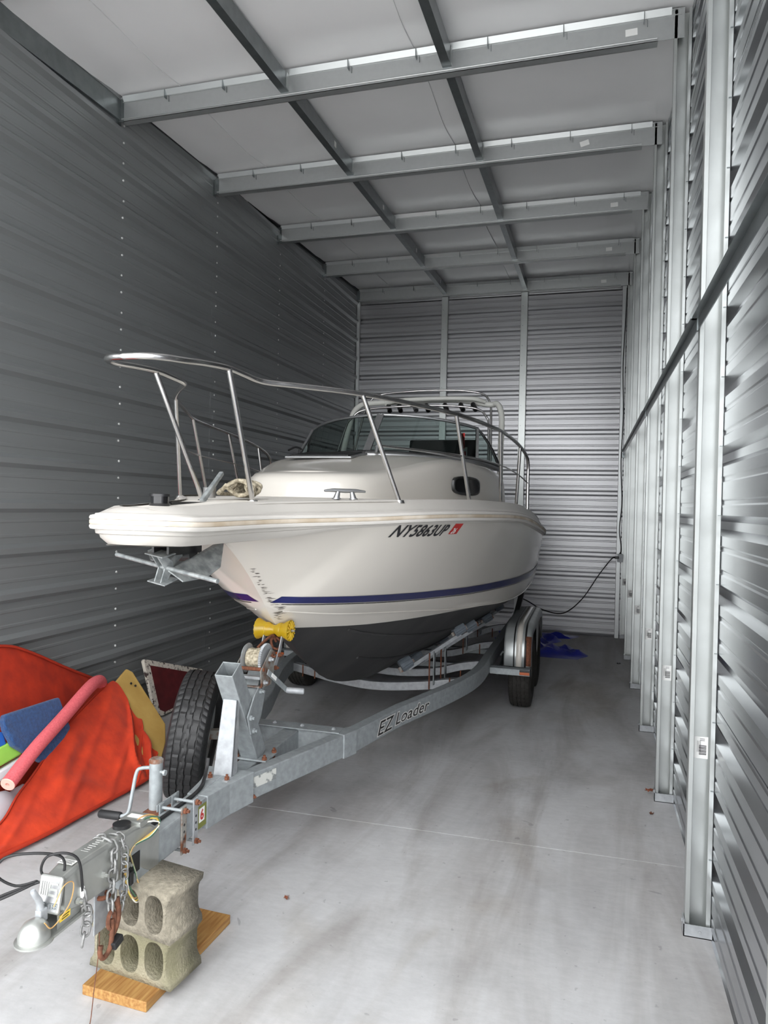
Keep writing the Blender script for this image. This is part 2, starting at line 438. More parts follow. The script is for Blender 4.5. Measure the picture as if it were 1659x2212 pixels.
# back wall studs
for x, w in ((-2.285, .104), (-1.05, .104), (-3.715, .05), (.40, .06)):
    top = zroof(11.05) - .2
    st = obj('stud', MB().lohi((x - w / 2, 11.05, 0), (x + w / 2, YB - .002, top)), 'galv_stud' if w > .08 else 'galv', wb, bevel=.004)
    if w > .08:
        mb = MB()
        for k in range(17):
            z = k * .3048 + .1
            if z < top: mb.cyl((x - .02, 11.046, z), (x - .02, 11.051, z), .006, 6)
        obj('screw_tips', mb, 'galv_dark', st)['kind'] = 'stuff'

# purlins, bridging channels, insulation
def purlin(y, x0, x1, flange_end, zt, h=.196):
    mb = MB(); t = .003
    mb.lohi((x0, y, zt - h), (x1, y + t, zt))
    mb.lohi((x0, y, zt - h), (flange_end, y + .066, zt - h + t))
    mb.lohi((x0, y + .063, zt - h), (flange_end, y + .066, zt - h + .02))
    mb.lohi((x0, y - .0, zt - t), (x1, y + .066, zt))
    mb.lohi((x0 + .02, y - .006, zt - .05), (x1 - .02, y, zt - .044))       # folded edge strip near the top
    mb.lohi((x0, y - .012, zt - .016), (x1, y, zt - .010))
    return mb
PX = [.18, -.13, .16, .14, .10]
for i in range(-1, 6):
    y = Y0 + i * SP; zt = zroof(y)
    if i == -1 and False: continue
    p_ = obj('purlin', purlin(y, XL + .03, XR + .06, .345, zt), 'galv', ce)
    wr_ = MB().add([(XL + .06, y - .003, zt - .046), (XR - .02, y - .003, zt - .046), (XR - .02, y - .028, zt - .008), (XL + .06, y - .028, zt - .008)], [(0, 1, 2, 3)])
    obj('insulation_wrap', wr_, 'vinyl_wrap', p_, solid=.002)  # wrapped facing, pale and tilted down to imitate the reflected bright band
    obj('lower_crimp', MB().tube([(XL + .04, y - .003, zt - .178), (.34, y - .003, zt - .178)], .006, 6), 'galv', p_, smooth=60)
    tk = MB()
    for k in range(8):
        x = XL + .45 + k * .508; tk.lohi((x, y - .036, zt - .075), (x + .004, y - .001, zt - .012)).lohi((x + .022, y - .006, zt - .095), (x + .025, y - .001, zt - .05))
    obj('clip_tabs', tk, 'galv_dark', p_)['kind'] = 'stuff'
    obj('end_angle', MB().lohi((XL + .004, y - .004, zt - .2), (XL + .06, y + .001, zt - .02)).lohi((XL + .002, y - .02, zt - .215), (XL + .012, y + .03, zt)), 'galv_dark', p_)
    if 1 <= i <= 5:
        lb = obj('label_sticker', MB().box((0, 0, 0), (.075, .0012, .046)), 'sticker_white', p_)
        lb.location = (PX[i - 1], y - .0015, zt - .115); lb.rotation_euler = (0, R(-14 if i == 2 else -2), 0)
    if i < 5:
        for xb in (-2.285, -1.045):
            a, b = y + .066, y + SP; mb = MB()
            za, zb = zroof(a), zroof(b); t = .003; w = .062; h = .115
            for (lo, hi) in (((xb - w / 2, -.16 - t), (xb + w / 2, -.16)), ((xb + w / 2 - t, -.16), (xb + w / 2, -.16 + h)), ((xb - w / 2, -.16 + h), (xb + w / 2, -.16 + h + t)), ((xb - w / 2, -.16), (xb - w / 2 + t, -.14))):
                vs = [(x, yy, zz + q) for yy, zz in ((a, za), (b, zb)) for x, q in ((lo[0], lo[1]), (hi[0], lo[1]), (hi[0], hi[1]), (lo[0], hi[1]))]
                mb.add(vs, [(0, 1, 2, 3), (7, 6, 5, 4), (0, 4, 5, 1), (1, 5, 6, 2), (2, 6, 7, 3), (3, 7, 4, 0)])
            br = obj('bridging_channel', mb, 'galv_dark', ce)
            c = MB().lohi((xb - .035, b - .05, zb - .15), (xb + .036, b - .001, zb - .04)); obj('end_clip', c, 'galv', br)
            ys = a + .62 * SP
            if i >= 1 and xb < -2: obj('label_sticker', MB().box((xb + w / 2 + .001, ys, zroof(ys) - .10), (.0012, .045, .05)), 'sticker_white', br)
# rake channel along the left edge in the first bays and black strips painting the shade of the open gap further in
mb = MB().add([(XL + .002, YF, zroof(YF) - .185), (XL + .002, 4.95, zroof(4.95) - .185), (XL + .03, 4.95, zroof(4.95) - .185), (XL + .03, YF, zroof(YF) - .185),
               (XL + .002, YF, zroof(YF)), (XL + .002, 4.95, zroof(4.95)), (XL + .03, 4.95, zroof(4.95)), (XL + .03, YF, zroof(YF))],
              [(0, 1, 2, 3), (4, 5, 6, 7), (0, 1, 5, 4), (3, 2, 6, 7), (1, 2, 6, 5), (0, 3, 7, 4)])
obj('rake_channel', mb, 'galv_dark', ce)
for i in range(1, 5):
    a, b = Y0 + i * SP + .07, Y0 + (i + 1) * SP - .01
    obj('gap_strip', MB().bar((XL + .02, a, zroof(a) - .012), (XL + .02, b, zroof(b) - .012), .045, .018), 'rubber_black', ce)
# insulation facing, one roll after another
def roll_sheet(x0, x1):
    rows = []; nx = 14
    ys = []
    y = YF - .02
    while y < YB + .12: ys.append(y); y += SP / 12
    ys.append(YB + .12)
    for y in ys:
        ph = (y - Y0) / SP; ph = ph - math.floor(ph)
        sag = .028 * min(1, math.sin(math.pi * min(max((ph - .02) / .96, 0), 1)) * 1.5)
        row = []
        for k in range(nx + 1):
            x = x0 + (x1 - x0) * k / nx
            w = .004 * math.sin(x * 7.3 + y * 1.9) + .003 * math.sin(x * 17 + math.floor((y - Y0) / SP) * 2.1)
            row.append((x, y, zroof(y) + .012 - sag + w * math.sin(math.pi * ph)))
        rows.append(row)
    return MB().grid(rows)
for x0, x1 in ((-3.95, -3.16), (-3.16, -1.28), (-1.28, .66)):
    rl = obj('insulation_roll', roll_sheet(x0, x1), 'insulation', ce, smooth=60)
    if x1 < 0:
        mb = MB()
        for i in range(-1, 5):
            a = Y0 + i * SP + .1; pts = []
            for k in range(12):
                y = a + (SP - .12) * k / 11; ph = (y - Y0) / SP; ph -= math.floor(ph)
                pts.append((x1 + .01 * math.sin(k * .5 + i), y, zroof(y) + .006 - .028 * min(1, math.sin(math.pi * ph) * 1.5)))
            mb.tube(pts, .0045, 5)
        obj('seam_tab', mb, 'insulation_tape', rl, smooth=60)
# roof deck above, front wall around the open roll-up door (behind the camera's view)
obj('roof_deck', MB().add([(XL - .4, YF - .1, zroof(YF) + .05), (XPAN + .4, YF - .1, zroof(YF) + .05), (XPAN + .4, YB + .3, zroof(YB) + .06), (XL - .4, YB + .3, zroof(YB) + .06)], [(0, 1, 2, 3)]), 'galv', ce, solid=.01)
wf = thing('wall_front', None, None, kind='structure')
obj('header', MB().lohi((XL - .4, YF - .1, 4.68), (XPAN + .4, YF, 5.1)), 'panel_steel', wf)
obj('jamb', MB().lohi((XL - .4, YF - .1, 0), (XL + .12, YF, 4.68)), 'panel_steel', wf)
obj('jamb', MB().lohi((XPAN - .05, YF - .1, 0), (XPAN + .4, YF, 4.68)), 'panel_steel', wf)

# electric box, its cable in the corner, extension cord to the boat
ob = thing('outlet_box', 'grey metal electrical outlet box on the back corner stud', 'outlet', (.425, 11.0, 1.13))
obj('box_body', MB().lohi((-.04, .0, 0), (.04, .05, .115)), 'galv', ob, bevel=.004)
obj('cover_plate', MB().lohi((-.042, -.004, -.002), (.042, 0, .117)), 'galv_pale', ob, bevel=.002)
obj('plug', MB().lohi((-.075, -.028, .045), (-.02, -.003, .08)), 'plastic_black', ob, bevel=.006)
cb = obj('power_cable', MB().tube(curve([(.415, 11.035, 1.245), (.44, 11.035, 1.32), (.405, 11.035, 1.6), (.43, 11.035, 2.0), (.405, 11.035, 2.6), (.42, 11.035, 3.3), (.40, 11.035, 4.0), (.42, 11.035, 4.7), (.43, 11.035, 5.15)], 6), .007, 6), 'rubber_black', None, smooth=60)
tag(cb, 'black power cable running up the back corner stud to the roof', 'cable')
ec = obj('extension_cord', MB().tube(curve([(.36, 10.98, 1.195), (.30, 10.95, 1.17), (.12, 10.8, .93), (-.10, 10.6, .60), (-.34, 10.3, .43), (-.60, 10.0, .50), (-.78, 9.6, .66), (-.88, 8.9, .82), (-.92, 8.75, .95)], 8), .0085, 6), 'rubber_black', None, smooth=60)
tag(ec, 'black extension cord drooping from the outlet box to the boat stern', 'cord')

# ------------------------------------------------------------------ the boat (local frame: x to port side in view, y aft, z up)
BO = (-1.715, 6.92, 0); BRZ = .004
boat = thing('cabin_boat', 'white cabin motorboat with navy stripe and steel bow rail on the trailer', 'boat', BO, BRZ)

f_us0 = hermite([-4.64, -4.62, -4.55, -4.42, -4.2, -4.0, -3.85, -3.7, -3.4, -3.1, -2.7, -2.34, -1.9, -1.4, -.8, 0, .8, 1.5, 2.1],
               [.0, .085, .16, .22, .242, .272, .32, .40, .59, .79, .96, 1.06, 1.15, 1.21, 1.255, 1.27, 1.25, 1.21, 1.17])
f_us = lambda v: f_us0(v) if v > -4.42 else .22 * math.sqrt(max(0, 1 - ((-4.42 - v) / .22) ** 2))
f_zs = hermite([-4.64, -4.4, -4, -3.4, -3.1, -2.7, -2.0, -1.4, -.8, 0, .8, 2.1], [1.802, 1.795, 1.80, 1.813, 1.826, 1.833, 1.829, 1.811, 1.762, 1.695, 1.645, 1.60])
f_zd = hermite([-4.64, -4.4, -4, -3.4, -3.1, -2.7, -2.34, -1.9, -1.4, -.8, 0, .8, 2.1], [1.86, 1.866, 1.888, 1.912, 1.922, 1.931, 1.935, 1.931, 1.925, 1.90, 1.84, 1.79, 1.74])
f_K = hermite([-3.93, -3.862, -3.821, -3.612, -3.405, -3.232, -2.902, -2.584, -2.319, -2.025, -1.33, -.4, .5, 2.1],
              [1.75, 1.707, 1.687, 1.55, 1.371, 1.211, 1.006, .795, .68, .599, .482, .42, .395, .38])
f_uc = hermite([-3.36, -3.3, -3.2, -3.0, -2.6, -2.2, -1.8, -1.3, -.8, -.2, .5, 2.1], [.0, .08, .16, .285, .48, .645, .775, .9, .99, 1.05, 1.07, 1.05])
f_zc0 = hermite([-3.36, -3.0, -2.6, -2.2, -1.8, -1.3, -.8, -.2, .5, 2.1], [1.30, 1.247, 1.213, 1.18, 1.144, 1.114, 1.08, 1.055, 1.03, 1.0])
f_zb = hermite([-3.4, -3, -2.6, -2.2, -1.8, -1.3, -.8, -.2, .5, 2.1], [1.19, 1.16, 1.135, 1.127, 1.125, 1.108, 1.078, 1.052, 1.028, .998])
f_g = hermite([-3.95, -3, -2.2, -1.3, -.2, 2.1], [1.05, .72, .78, .9, .8, .7])
f_bt = hermite([-3.4, -3.0, -2.6, -2.2, -1.8, -1.3, -.8, -.2, .5, 2.1], [1.382, 1.362, 1.344, 1.33, 1.316, 1.303, 1.292, 1.278, 1.26, 1.22])
f_bb = hermite([-3.4, -3.0, -2.6, -2.2, -1.8, -1.3, -.8, -.2, .5, 2.1], [1.345, 1.321, 1.298, 1.282, 1.265, 1.248, 1.236, 1.222, 1.20, 1.16])
def f_zc(v): return max(f_zc0(v), f_K(v)) if v > -3.36 else f_K(v)
f_lip = hermite([-4.7, -3.95, -3.4, 2.1], [1, 1, .22, .22])
def ztop(v): return f_zs(v) - (.030 + .020 * f_lip(v))
def hull_u(v, z):
    k, c, t = f_K(v), f_zc(v), ztop(v); uc = f_uc(v) if v > -3.36 else 0.0; ut = max(f_us(v) - .008 - .037 * f_lip(v), .02)
    if z <= c and c > k + 1e-4: return uc * max(0, (z - k) / (c - k)) ** .92
    s = min(max((z - c) / max(t - c, 1e-4), 0), 1)
    return uc + (ut - uc) * s ** f_g(v)
VST = [-3.93, -3.90, -3.86, -3.82, -3.76, -3.7, -3.63, -3.56, -3.5, -3.44, -3.4, -3.36, -3.32, -3.27, -3.2, -3.1, -3.0, -2.9, -2.8, -2.65, -2.5, -2.35, -2.2, -2.05, -1.9, -1.7, -1.5, -1.3, -1.1, -.9, -.7, -.5, -.3, 0, .3, .6, 1, 1.4, 1.8, 2.1]
def half_rows(zlist_fn, sgn):
    return [[(sgn * hull_u(v, z), v, z) for z in zlist_fn(v)] for v in VST]
def white_z(v):
    k, c, t = f_K(v), f_zc(v), ztop(v); b = min(max(f_zb(v), k), c)
    return [b + (c - b) * i / 3 for i in range(3)] + [c + (t - c) * (i / 13) for i in range(14)]
def black_z(v):
    k, c = f_K(v), f_zc(v); b = min(max(f_zb(v), k), c)
    return [k + (b - k) * i / 9 for i in range(10)]
mb = MB()
for sg in (1, -1): mb.grid(half_rows(white_z, sg), flip=sg < 0)
v = 2.1; zz = black_z(v) + white_z(v)
mb.add([(hull_u(v, z), v, z) for z in zz] + [(-hull_u(v, z), v, z) for z in zz[::-1]], [tuple(range(2 * len(zz)))])
hull = obj('hull', mb, 'gel_white', boat, smooth=28)
mb = MB()
for sg in (1, -1): mb.grid(half_rows(black_z, sg), flip=sg < 0)
obj('bottom_paint', mb, 'bottom_black', hull, smooth=28)
# navy stripe with its thin lower line
def strip(z0f, z1f, va, vb, lift, n=120, sides=(1, -1)):
    mb = MB()
    for sg in sides:
        rows = []
        for i in range(n + 1):
            v = va + (vb - va) * (i / n) ** 1.7; rows.append([(sg * (hull_u(v, z) + lift), v, z) for z in np.linspace(z0f(v), z1f(v), 4)])
        mb.grid(rows)
    return mb
obj('stripe', strip(f_bb, f_bt, -3.365, 2.08, .0045), 'navy', hull, smooth=50)
obj('pinstripe', strip(lambda v: f_bb(v) - .010, lambda v: f_bb(v) - .005, -3.34, 2.08, .0045), 'decal_black', hull, smooth=50)
# spray strakes on the bottom, chine ledge
for off, m_ in ((.0, 'gel_white'), ):
    mb = MB()
    for sg in (1, -1):
        mb.tube([(sg * (hull_u(v, f_zc(v)) + .001), v, f_zc(v)) for v in np.linspace(-3.3, 2.0, 50)], .0045, 6)
    obj('chine_ledge', mb, m_, hull, smooth=60)
mb = MB()
for sg in (1, -1):
    for fr, va in ((.33, -2.35), (.66, -2.75)):
        pts = []
        for v in np.linspace(va, 2.0, 36):
            z = f_K(v) + (f_zc(v) - f_K(v)) * fr; pts.append((sg * hull_u(v, z), v, z))
        mb.tube(pts, .011, 5)
obj('spray_strake', mb, 'bottom_black', hull, smooth=60)

# deck cap swept round the sheer, rub rail
def plan_pts():
    vs = [-4.42 - .22 * math.cos(a * math.pi / 2 / 12) for a in range(13)] + [-4.36, -4.3, -4.2, -4.1, -4.0, -3.93, -3.85, -3.78, -3.7, -3.62, -3.55, -3.45, -3.35, -3.2, -3.1, -3, -2.85, -2.7, -2.55, -2.4, -2.25, -2.1, -1.9, -1.7, -1.5, -1.3, -1.1, -.9, -.7, -.4, 0, .4, .8, 1.2, 1.6, 2.1]
    right = [(f_us(v), v) for v in vs]
    return [(-u, v) for u, v in right[:0:-1]] + right
PL = plan_pts(); NP = len(PL)
def plan_normal(i):
    a = PL[max(i - 1, 0)]; b = PL[min(i + 1, NP - 1)]; t = Vector((b[0] - a[0], b[1] - a[1])); t.normalize()
    return Vector((t.y, -t.x))      # outward for this winding
def sweep(prof, zf):
    rows = []
    for i in range(NP):
        n = plan_normal(i); u, v = PL[i]; row = []
        for d, dz in prof:
            if d < -.006 and dz < -.03: d = -.006 + (d + .006) * f_lip(v)
            row.append((u + n.x * d, v + n.y * d, zf(v, dz)))
        rows.append(row)
    return MB().grid(rows)
def zcap(v, dz):                      # dz 0 = rub rail height, 1 = deck edge; values < 0 are metres below
    if dz < -.03: dz = -.03 + (dz + .03) * f_lip(v)
    return f_zs(v) + dz if dz <= .03 else f_zs(v) + .03 + (f_zd(v) - f_zs(v) - .03) * dz
cap_prof = [(-.095, 1.0), (-.075, .97), (-.03, .30), (-.02, .16), (-.006, .10), (-.004, .028), (.004, .026), (.004, -.026), (-.006, -.03), (-.008, -.045), (-.022, -.05), (-.026, -.062), (-.055, -.088), (-.075, -.090)]
cap = obj('deck_cap', sweep(cap_prof, zcap), 'gel_deck', boat, smooth=35)
obj('rub_rail', sweep([(.002, .011), (.012, .010), (.015, .005), (.015, -.005), (.012, -.010), (.002, -.011)], lambda v, dz: f_zs(v) + dz), 'rub_tan', cap, smooth=50)
obj('rub_moulding', sweep([(.002, .028), (.012, .025), (.016, .018), (.014, .011), (.004, .010)], lambda v, dz: f_zs(v) + dz), 'rub_white', cap, smooth=50)
obj('rub_moulding', sweep([(.002, -.010), (.014, -.011), (.016, -.018), (.012, -.027), (.0, -.030)], lambda v, dz: f_zs(v) + dz), 'rub_white', cap, smooth=50)
# pulpit underside
mb = MB(); vs = [-4.585, -4.57, -4.54, -4.5, -4.45, -4.35, -4.2, -4.0, -3.92]
mb.grid([[(max(f_us(v) - .06, .01) * k, v, f_zs(v) - .030 - .059 * f_lip(v)) for k in (-1, -.5, 0, .5, 1)] for v in vs])
obj('pulpit_underside', mb, 'gel_deck', cap)
# deck plating inside the cap
mb = MB(); vs = [-4.56, -4.545, -4.52, -4.48, -4.4, -4.2, -4.0, -3.8, -3.6, -3.4, -3.2, -3.0, -2.7, -2.4, -2.1, -1.8, -1.4, -1.0, -.6, -.2]
mb.grid([[((max(f_us(v) - .07, .02)) * k, v, f_zd(v) - .012 + .012 * (1 - k * k)) for k in np.linspace(-1, 1, 9)] for v in vs])
obj('foredeck', mb, 'nonskid', boat, smooth=40)
mb = MB()
for sg in (1, -1):
    mb.grid([[(sg * (f_us(v) - a), v, f_zd(v) - b) for a, b in ((.07, .004), (.28, .004), (.28, .6))] for v in (-.2, .4, 1.0, 1.6, 2.1)])
mb.lohi((-.9, -.2, 1.14), (.9, 2.09, 1.17)); mb.lohi((-1.1, 2.02, 1.2), (1.1, 2.1, 1.72))
obj('cockpit', mb, 'gel_deck', boat, smooth=30)

# cabin trunk
oc = [(.0, -2.96), (.12, -2.955), (.22, -2.935), (.30, -2.90), (.36, -2.85), (.41, -2.79), (.455, -2.70), (.50, -2.59), (.545, -2.45), (.60, -2.3), (.66, -2.1), (.72, -1.9), (.78, -1.65), (.83, -1.4), (.875, -1.15), (.91, -.9), (.935, -.65), (.95, -.4), (.955, -.3)]
f_zt = hermite([-2.97, -2.7, -2.5, -2.28, -1.96, -1.5, -.9, -.3], [2.075, 2.09, 2.112, 2.145, 2.205, 2.252, 2.245, 2.215])
OCP = [(-u, v) for u, v in oc[:0:-1]] + oc; NO = len(OCP)
def cab_pt(i, inset, hf):
    u, v = OCP[i]; a = OCP[max(i - 1, 0)]; b = OCP[min(i + 1, NO - 1)]; t = Vector((b[0] - a[0], b[1] - a[1])).normalized(); n = Vector((t.y, -t.x))
    vv = v - n.y * inset; zb, zt = f_zd(v) - .02, f_zt(max(vv, -2.97)); return (u - n.x * inset, vv, zb + (zt - zb) * hf)
rings = [[cab_pt(i, ins, h) for i in range(NO)] for ins, h in ((0, 0), (.006, .3), (.014, .6), (.026, .78), (.05, .90), (.085, .965), (.13, 1.0))]
mb = MB().grid(rings)
top = rings[-1]; rows = []
for k in range(NO // 2 + 1):
    a, b = V3(top[k]), V3(top[NO - 1 - k]); rows.append([a.lerp(b, t) + Vector((0, 0, .05 * min(1, abs(a.x)) * (1 - (2 * t - 1) ** 2))) for t in np.linspace(0, 1, 11)])
mb.grid(rows)
bk = [rings[r][0] for r in range(7)] + [p for p in rows[0][1:-1]] + [rings[r][-1] for r in range(6, -1, -1)]
mb.add(bk, [tuple(range(len(bk)))])
cabin = obj('cabin', mb, 'gel_white', boat, smooth=40)
# porthole on each side
def side_frame(u, v):  # point on the cabin side
    return u, v
for sg in (1, -1):
    pts = []; mb = MB()
    for k in range(24):
        a = 2 * math.pi * k / 24; ca, sa = math.cos(a), math.sin(a)
        du = .27 * math.copysign(abs(ca) ** .75, ca); dz = .072 * math.copysign(abs(sa) ** .55, sa); v = -1.555 + du
        ub = float(np.interp(v, [q[1] for q in oc], [q[0] for q in oc])); z = 2.045 + dz
        pts.append((v, z, ub))
    ring = [(sg * (ub - .006), v, z) for v, z, ub in pts]
    outer = [(sg * (ub + .012), v, z) for v, z, ub in pts]
    inner = [(sg * (ub + .013), -1.555 + (v + 1.555) * .86, 2.045 + (z - 2.045) * .80) for v, z, ub in pts]
    mb.grid([ring, outer, inner], closed=True)
    ph = obj('porthole', mb, 'plastic_black', cabin, smooth=40)
    obj('porthole_pane', MB().add([(sg * (abs(p[0]) - .001), p[1], p[2]) for p in inner], [tuple(range(24))]), 'porthole_glass', ph)
# deck hatch on the trunk
obj('hatch', MB().box((-.22, -1.86, 2.262), (.46, .34, .018), Matrix.Rotation(R(8), 3, 'X')), 'plastic_black', cabin, bevel=.01)
obj('hatch_frame', MB().box((-.22, -1.86, 2.254), (.52, .40, .016), Matrix.Rotation(R(8), 3, 'X')), 'alu', cabin, bevel=.006)

# windshield
ws = thing('windshield', None, None); ws.parent = boat
def bz(a, b, c, n):
    a, b, c = V3(a), V3(b), V3(c); return [a * (1 - t) ** 2 + b * 2 * t * (1 - t) + c * t * t for t in np.linspace(0, 1, n)]
def wmirror(pts, sg): return [(sg * p[0], p[1], p[2]) for p in pts]
BASE = bz((0, -1.585, 2.295), (.52, -1.50, 2.285), (.80, -1.10, 2.262), 9); TOP = bz((0, -1.19, 2.645), (.50, -1.12, 2.635), (.755, -.80, 2.565), 9)
SB = bz((.80, -1.10, 2.262), (.86, -.9, 2.255), (.915, -.52, 2.235), 6); STP = bz((.755, -.80, 2.565), (.86, -.70, 2.45), (.915, -.52, 2.245), 6)
for sg in (1, -1):
    obj('front_pane', MB().grid([wmirror(BASE, sg), wmirror(TOP, sg)]), 'tinted_glass', ws, smooth=60)
    obj('side_pane', MB().grid([wmirror(SB, sg), wmirror(STP, sg)]), 'tinted_glass', ws, smooth=60)
    obj('top_frame', MB().tube(wmirror(TOP + STP[1:], sg), .013, 6), 'alu', ws, smooth=60)
    obj('base_frame', MB().tube(wmirror([(p[0] * 1.01, p[1] - .012, p[2] - .012) for p in BASE + SB[1:]], sg), .020, 6), 'alu', ws, smooth=60)
    obj('gasket', MB().tube(wmirror([(p[0] * 1.005, p[1] - .004, p[2] + .012) for p in BASE + SB[1:]], sg), .010, 6), 'rubber_black', ws, smooth=60)
    obj('corner_post', MB().bar(wmirror([BASE[-1]], sg)[0], wmirror([TOP[-1]], sg)[0], .012, .028, (1, 0, 0)), 'alu', ws)
    obj('side_gasket', MB().tube(wmirror([(p[0] * 1.012, p[1] + .01, p[2] - .012) for p in STP], sg), .011, 6), 'rubber_black', ws, smooth=60)
obj('centre_post', MB().bar((0, -1.60, 2.28), (0, -1.185, 2.65), .014, .06, (1, 0, 0)), 'alu', ws)
# wipers
wp = obj('wiper', MB().tube(curve([(.10, -1.62, 2.33), (.12, -1.60, 2.345), (.45, -1.50, 2.31), (.72, -1.30, 2.27)], 5), .006, 6).cyl((.10, -1.63, 2.29), (.10, -1.60, 2.35), .015, 8), 'alu', ws, smooth=60)
wp2 = obj('wiper', MB().tube(curve([(-.62, -1.44, 2.30), (-.60, -1.44, 2.33), (-.70, -1.34, 2.36), (-.84, -1.16, 2.35)], 5), .009, 6).cyl((-.62, -1.45, 2.26), (-.62, -1.43, 2.33), .014, 8), 'rubber_black', ws, smooth=60)
# red and white paper tag inside the right corner of the windshield
obj('paper_tag', MB().box((.665, -.99, 2.44), (.006, .055, .13), Matrix.Rotation(R(35), 3, 'Z')), 'decal_red', ws)
obj('paper_tag', MB().box((.69, -1.01, 2.335), (.006, .06, .10), Matrix.Rotation(R(35), 3, 'Z')), 'sticker_white', ws)
obj('tag_print', MB().box((.687, -1.02, 2.33), (.006, .03, .04), Matrix.Rotation(R(35), 3, 'Z')), 'decal_red', ws)
# helm: black covered dash screen, seats
obj('dash_cover', MB().box((.42, -.62, 2.37), (.62, .04, .24), Matrix.Rotation(R(-14), 3, 'X')).box((.42, -.45, 2.22), (.66, .4, .1)), 'cover_black', boat, bevel=.015)
obj('helm_seat', MB().lohi((.2, .6, 1.17), (.75, 1.1, 1.95)), 'seat_grey', boat, bevel=.05)
obj('helm_seat', MB().lohi((-.75, .6, 1.17), (-.2, 1.1, 1.95)), 'seat_grey', boat, bevel=.05)

# bow rail
rr = [(0, -4.62, 2.425), (.07, -4.605, 2.427), (.125, -4.55, 2.431), (.155, -4.45, 2.438), (.17, -4.32, 2.452), (.180, -4.15, 2.465), (.186, -4.02, 2.462), (.195, -3.90, 2.456), (.235, -3.83, 2.453), (.34, -3.70, 2.456), (.549, -3.401, 2.461), (.75, -2.98, 2.458), (.903, -2.632, 2.45), (1.0, -2.25, 2.443), (1.076, -1.809, 2.434), (1.13, -1.35, 2.405), (1.165, -1.0, 2.362), (1.185, -.82, 2.31), (1.19, -.77, 2.25), (1.19, -.76, 2.15), (1.19, -.76, 1.88)]
half = curve(rr, 6); full = [Vector((-p.x, p.y, p.z)) for p in half[:0:-1]] + half
rail = obj('bow_rail', MB().tube(full, .0135, 10), 'steel_polish', boat, smooth=60)
posts = [((.182, -4.148, 2.465), (.134, -3.797, 1.885)), ((.549, -3.401, 2.461), (.686, -3.118, 1.905)), ((.903, -2.632, 2.45), (.949, -2.343, 1.92)), ((1.076, -1.809, 2.434), (1.062, -1.60, 1.915)), ((1.152, -1.12, 2.38), (1.12, -1.02, 1.895))]
for a, b in posts:
    for sg in (1, -1):
        pa, pb = (sg * a[0], a[1], a[2]), (sg * b[0], b[1], b[2])
        st = obj('stanchion', MB().cyl(pa, pb, .0125, 10), 'steel_polish', rail, smooth=60)
        obj('base_flange', MB().cyl((pb[0], pb[1], pb[2] - .004), (pb[0], pb[1], pb[2] + .012), .03, 12, .024), 'steel_polish', rail, smooth=40)
for sg in (1, -1):
    mids = [V3(a).lerp(V3(b), .46) for a, b in posts[1:]]
    pts = [(sg * m_.x, m_.y, m_.z) for m_ in mids] + [(sg * 1.19, -.76, 2.10)]
    obj('mid_rail', MB().tube(curve(pts, 5), .006, 6), 'steel_polish', rail, smooth=60)

# arch with rod holders, canopy hoops
arc = [(-.86, .10, 1.75), (-.835, .22, 2.35), (-.82, .40, 2.72), (-.80, .47, 2.88), (-.75, .53, 2.965), (-.66, .57, 3.0), (-.3, .57, 3.01), (.3, .57, 3.02), (.66, .57, 2.965), (.75, .53, 2.965), (.80, .47, 2.88), (.82, .40, 2.72), (.835, .22, 2.35), (.86, .10, 1.75)]
arch = obj('arch', MB().tube(curve(arc, 5), .030, 10), 'paint_white', boat, smooth=60)
obj('arch_brace', MB().tube(curve([(-.45, .55, 2.985), (-.3, .47, 3.01), (.1, .45, 3.02), (.5, .47, 3.015), (.62, .55, 2.99)], 5), .024, 8), 'paint_white', arch, smooth=60)
for x in (-.42, -.30, -.13, .0, .2, .37, .50):
    t_ = MB().lathe([(0, .022), (.0, .026), (.13, .026), (.13, .020), (0, .020)], (x, .53, 2.965), (.22, -.5, -.35), 12)
    obj('rod_holder', t_, 'alu' if x == -.13 else 'plastic_black', arch, smooth=40)
for (w, v, zt, zb) in ((.66, .62, 3.13, 2.0), (.70, .15, 2.90, 2.0)):
    hp = [(-w - .16, v - .35, zb), (-w - .05, v - .10, zb + (zt - zb) * .72), (-w, v - .03, zt - .12), (-w + .12, v, zt - .03), (-.2, v, zt), (.2, v, zt + .005), (w - .12, v, zt - .03), (w, v - .03, zt - .12), (w + .03, v - .06, zb + (zt - zb) * .72), (w + .06, v - .25, zb)]
    obj('canopy_hoop', MB().tube(curve(hp, 6), .011, 8), 'steel_polish', boat, smooth=60)

# deck hardware
cl = MB()
CU, CV = .42, -3.27
for dv in (-.05, .05): cl.cyl((CU, CV + dv, 1.915), (CU, CV + dv * .8, 1.955), .02, 8, .012).cyl((CU, CV + dv, 1.915), (CU, CV + dv, 1.921), .026, 8)
cl.tube([(CU, CV - .12, 1.958), (CU, CV - .07, 1.962), (CU, CV, 1.960), (CU, CV + .07, 1.962), (CU, CV + .12, 1.958)], [.006, .010, .012, .010, .006], 8)
c_ = obj('cleat', cl, 'alu', boat, smooth=50); c_.matrix_local = Matrix.Translation((CU, CV, 0)) @ Matrix.Rotation(R(-48), 4, 'Z') @ Matrix.Translation((-CU, -CV, 0))
bl = obj('bow_light', MB().lathe([(0, .0), (0, .040), (.012, .042), (.012, .034), (.040, .034), (.040, .041), (.050, .040), (.054, .0)], (.02, -4.40, 1.863), (0, 0, 1), 20), 'plastic_black', boat, smooth=40)
obj('light_lens', MB().lathe([(.012, .0352), (.040, .0352)], (.02, -4.40, 1.863), (0, 0, 1), 20), 'porthole_glass', bl, smooth=40)
obj('anchor_slot', MB().lohi((-.035, -4.34, 1.872), (.035, -3.95, 1.884)), 'plastic_black', boat)
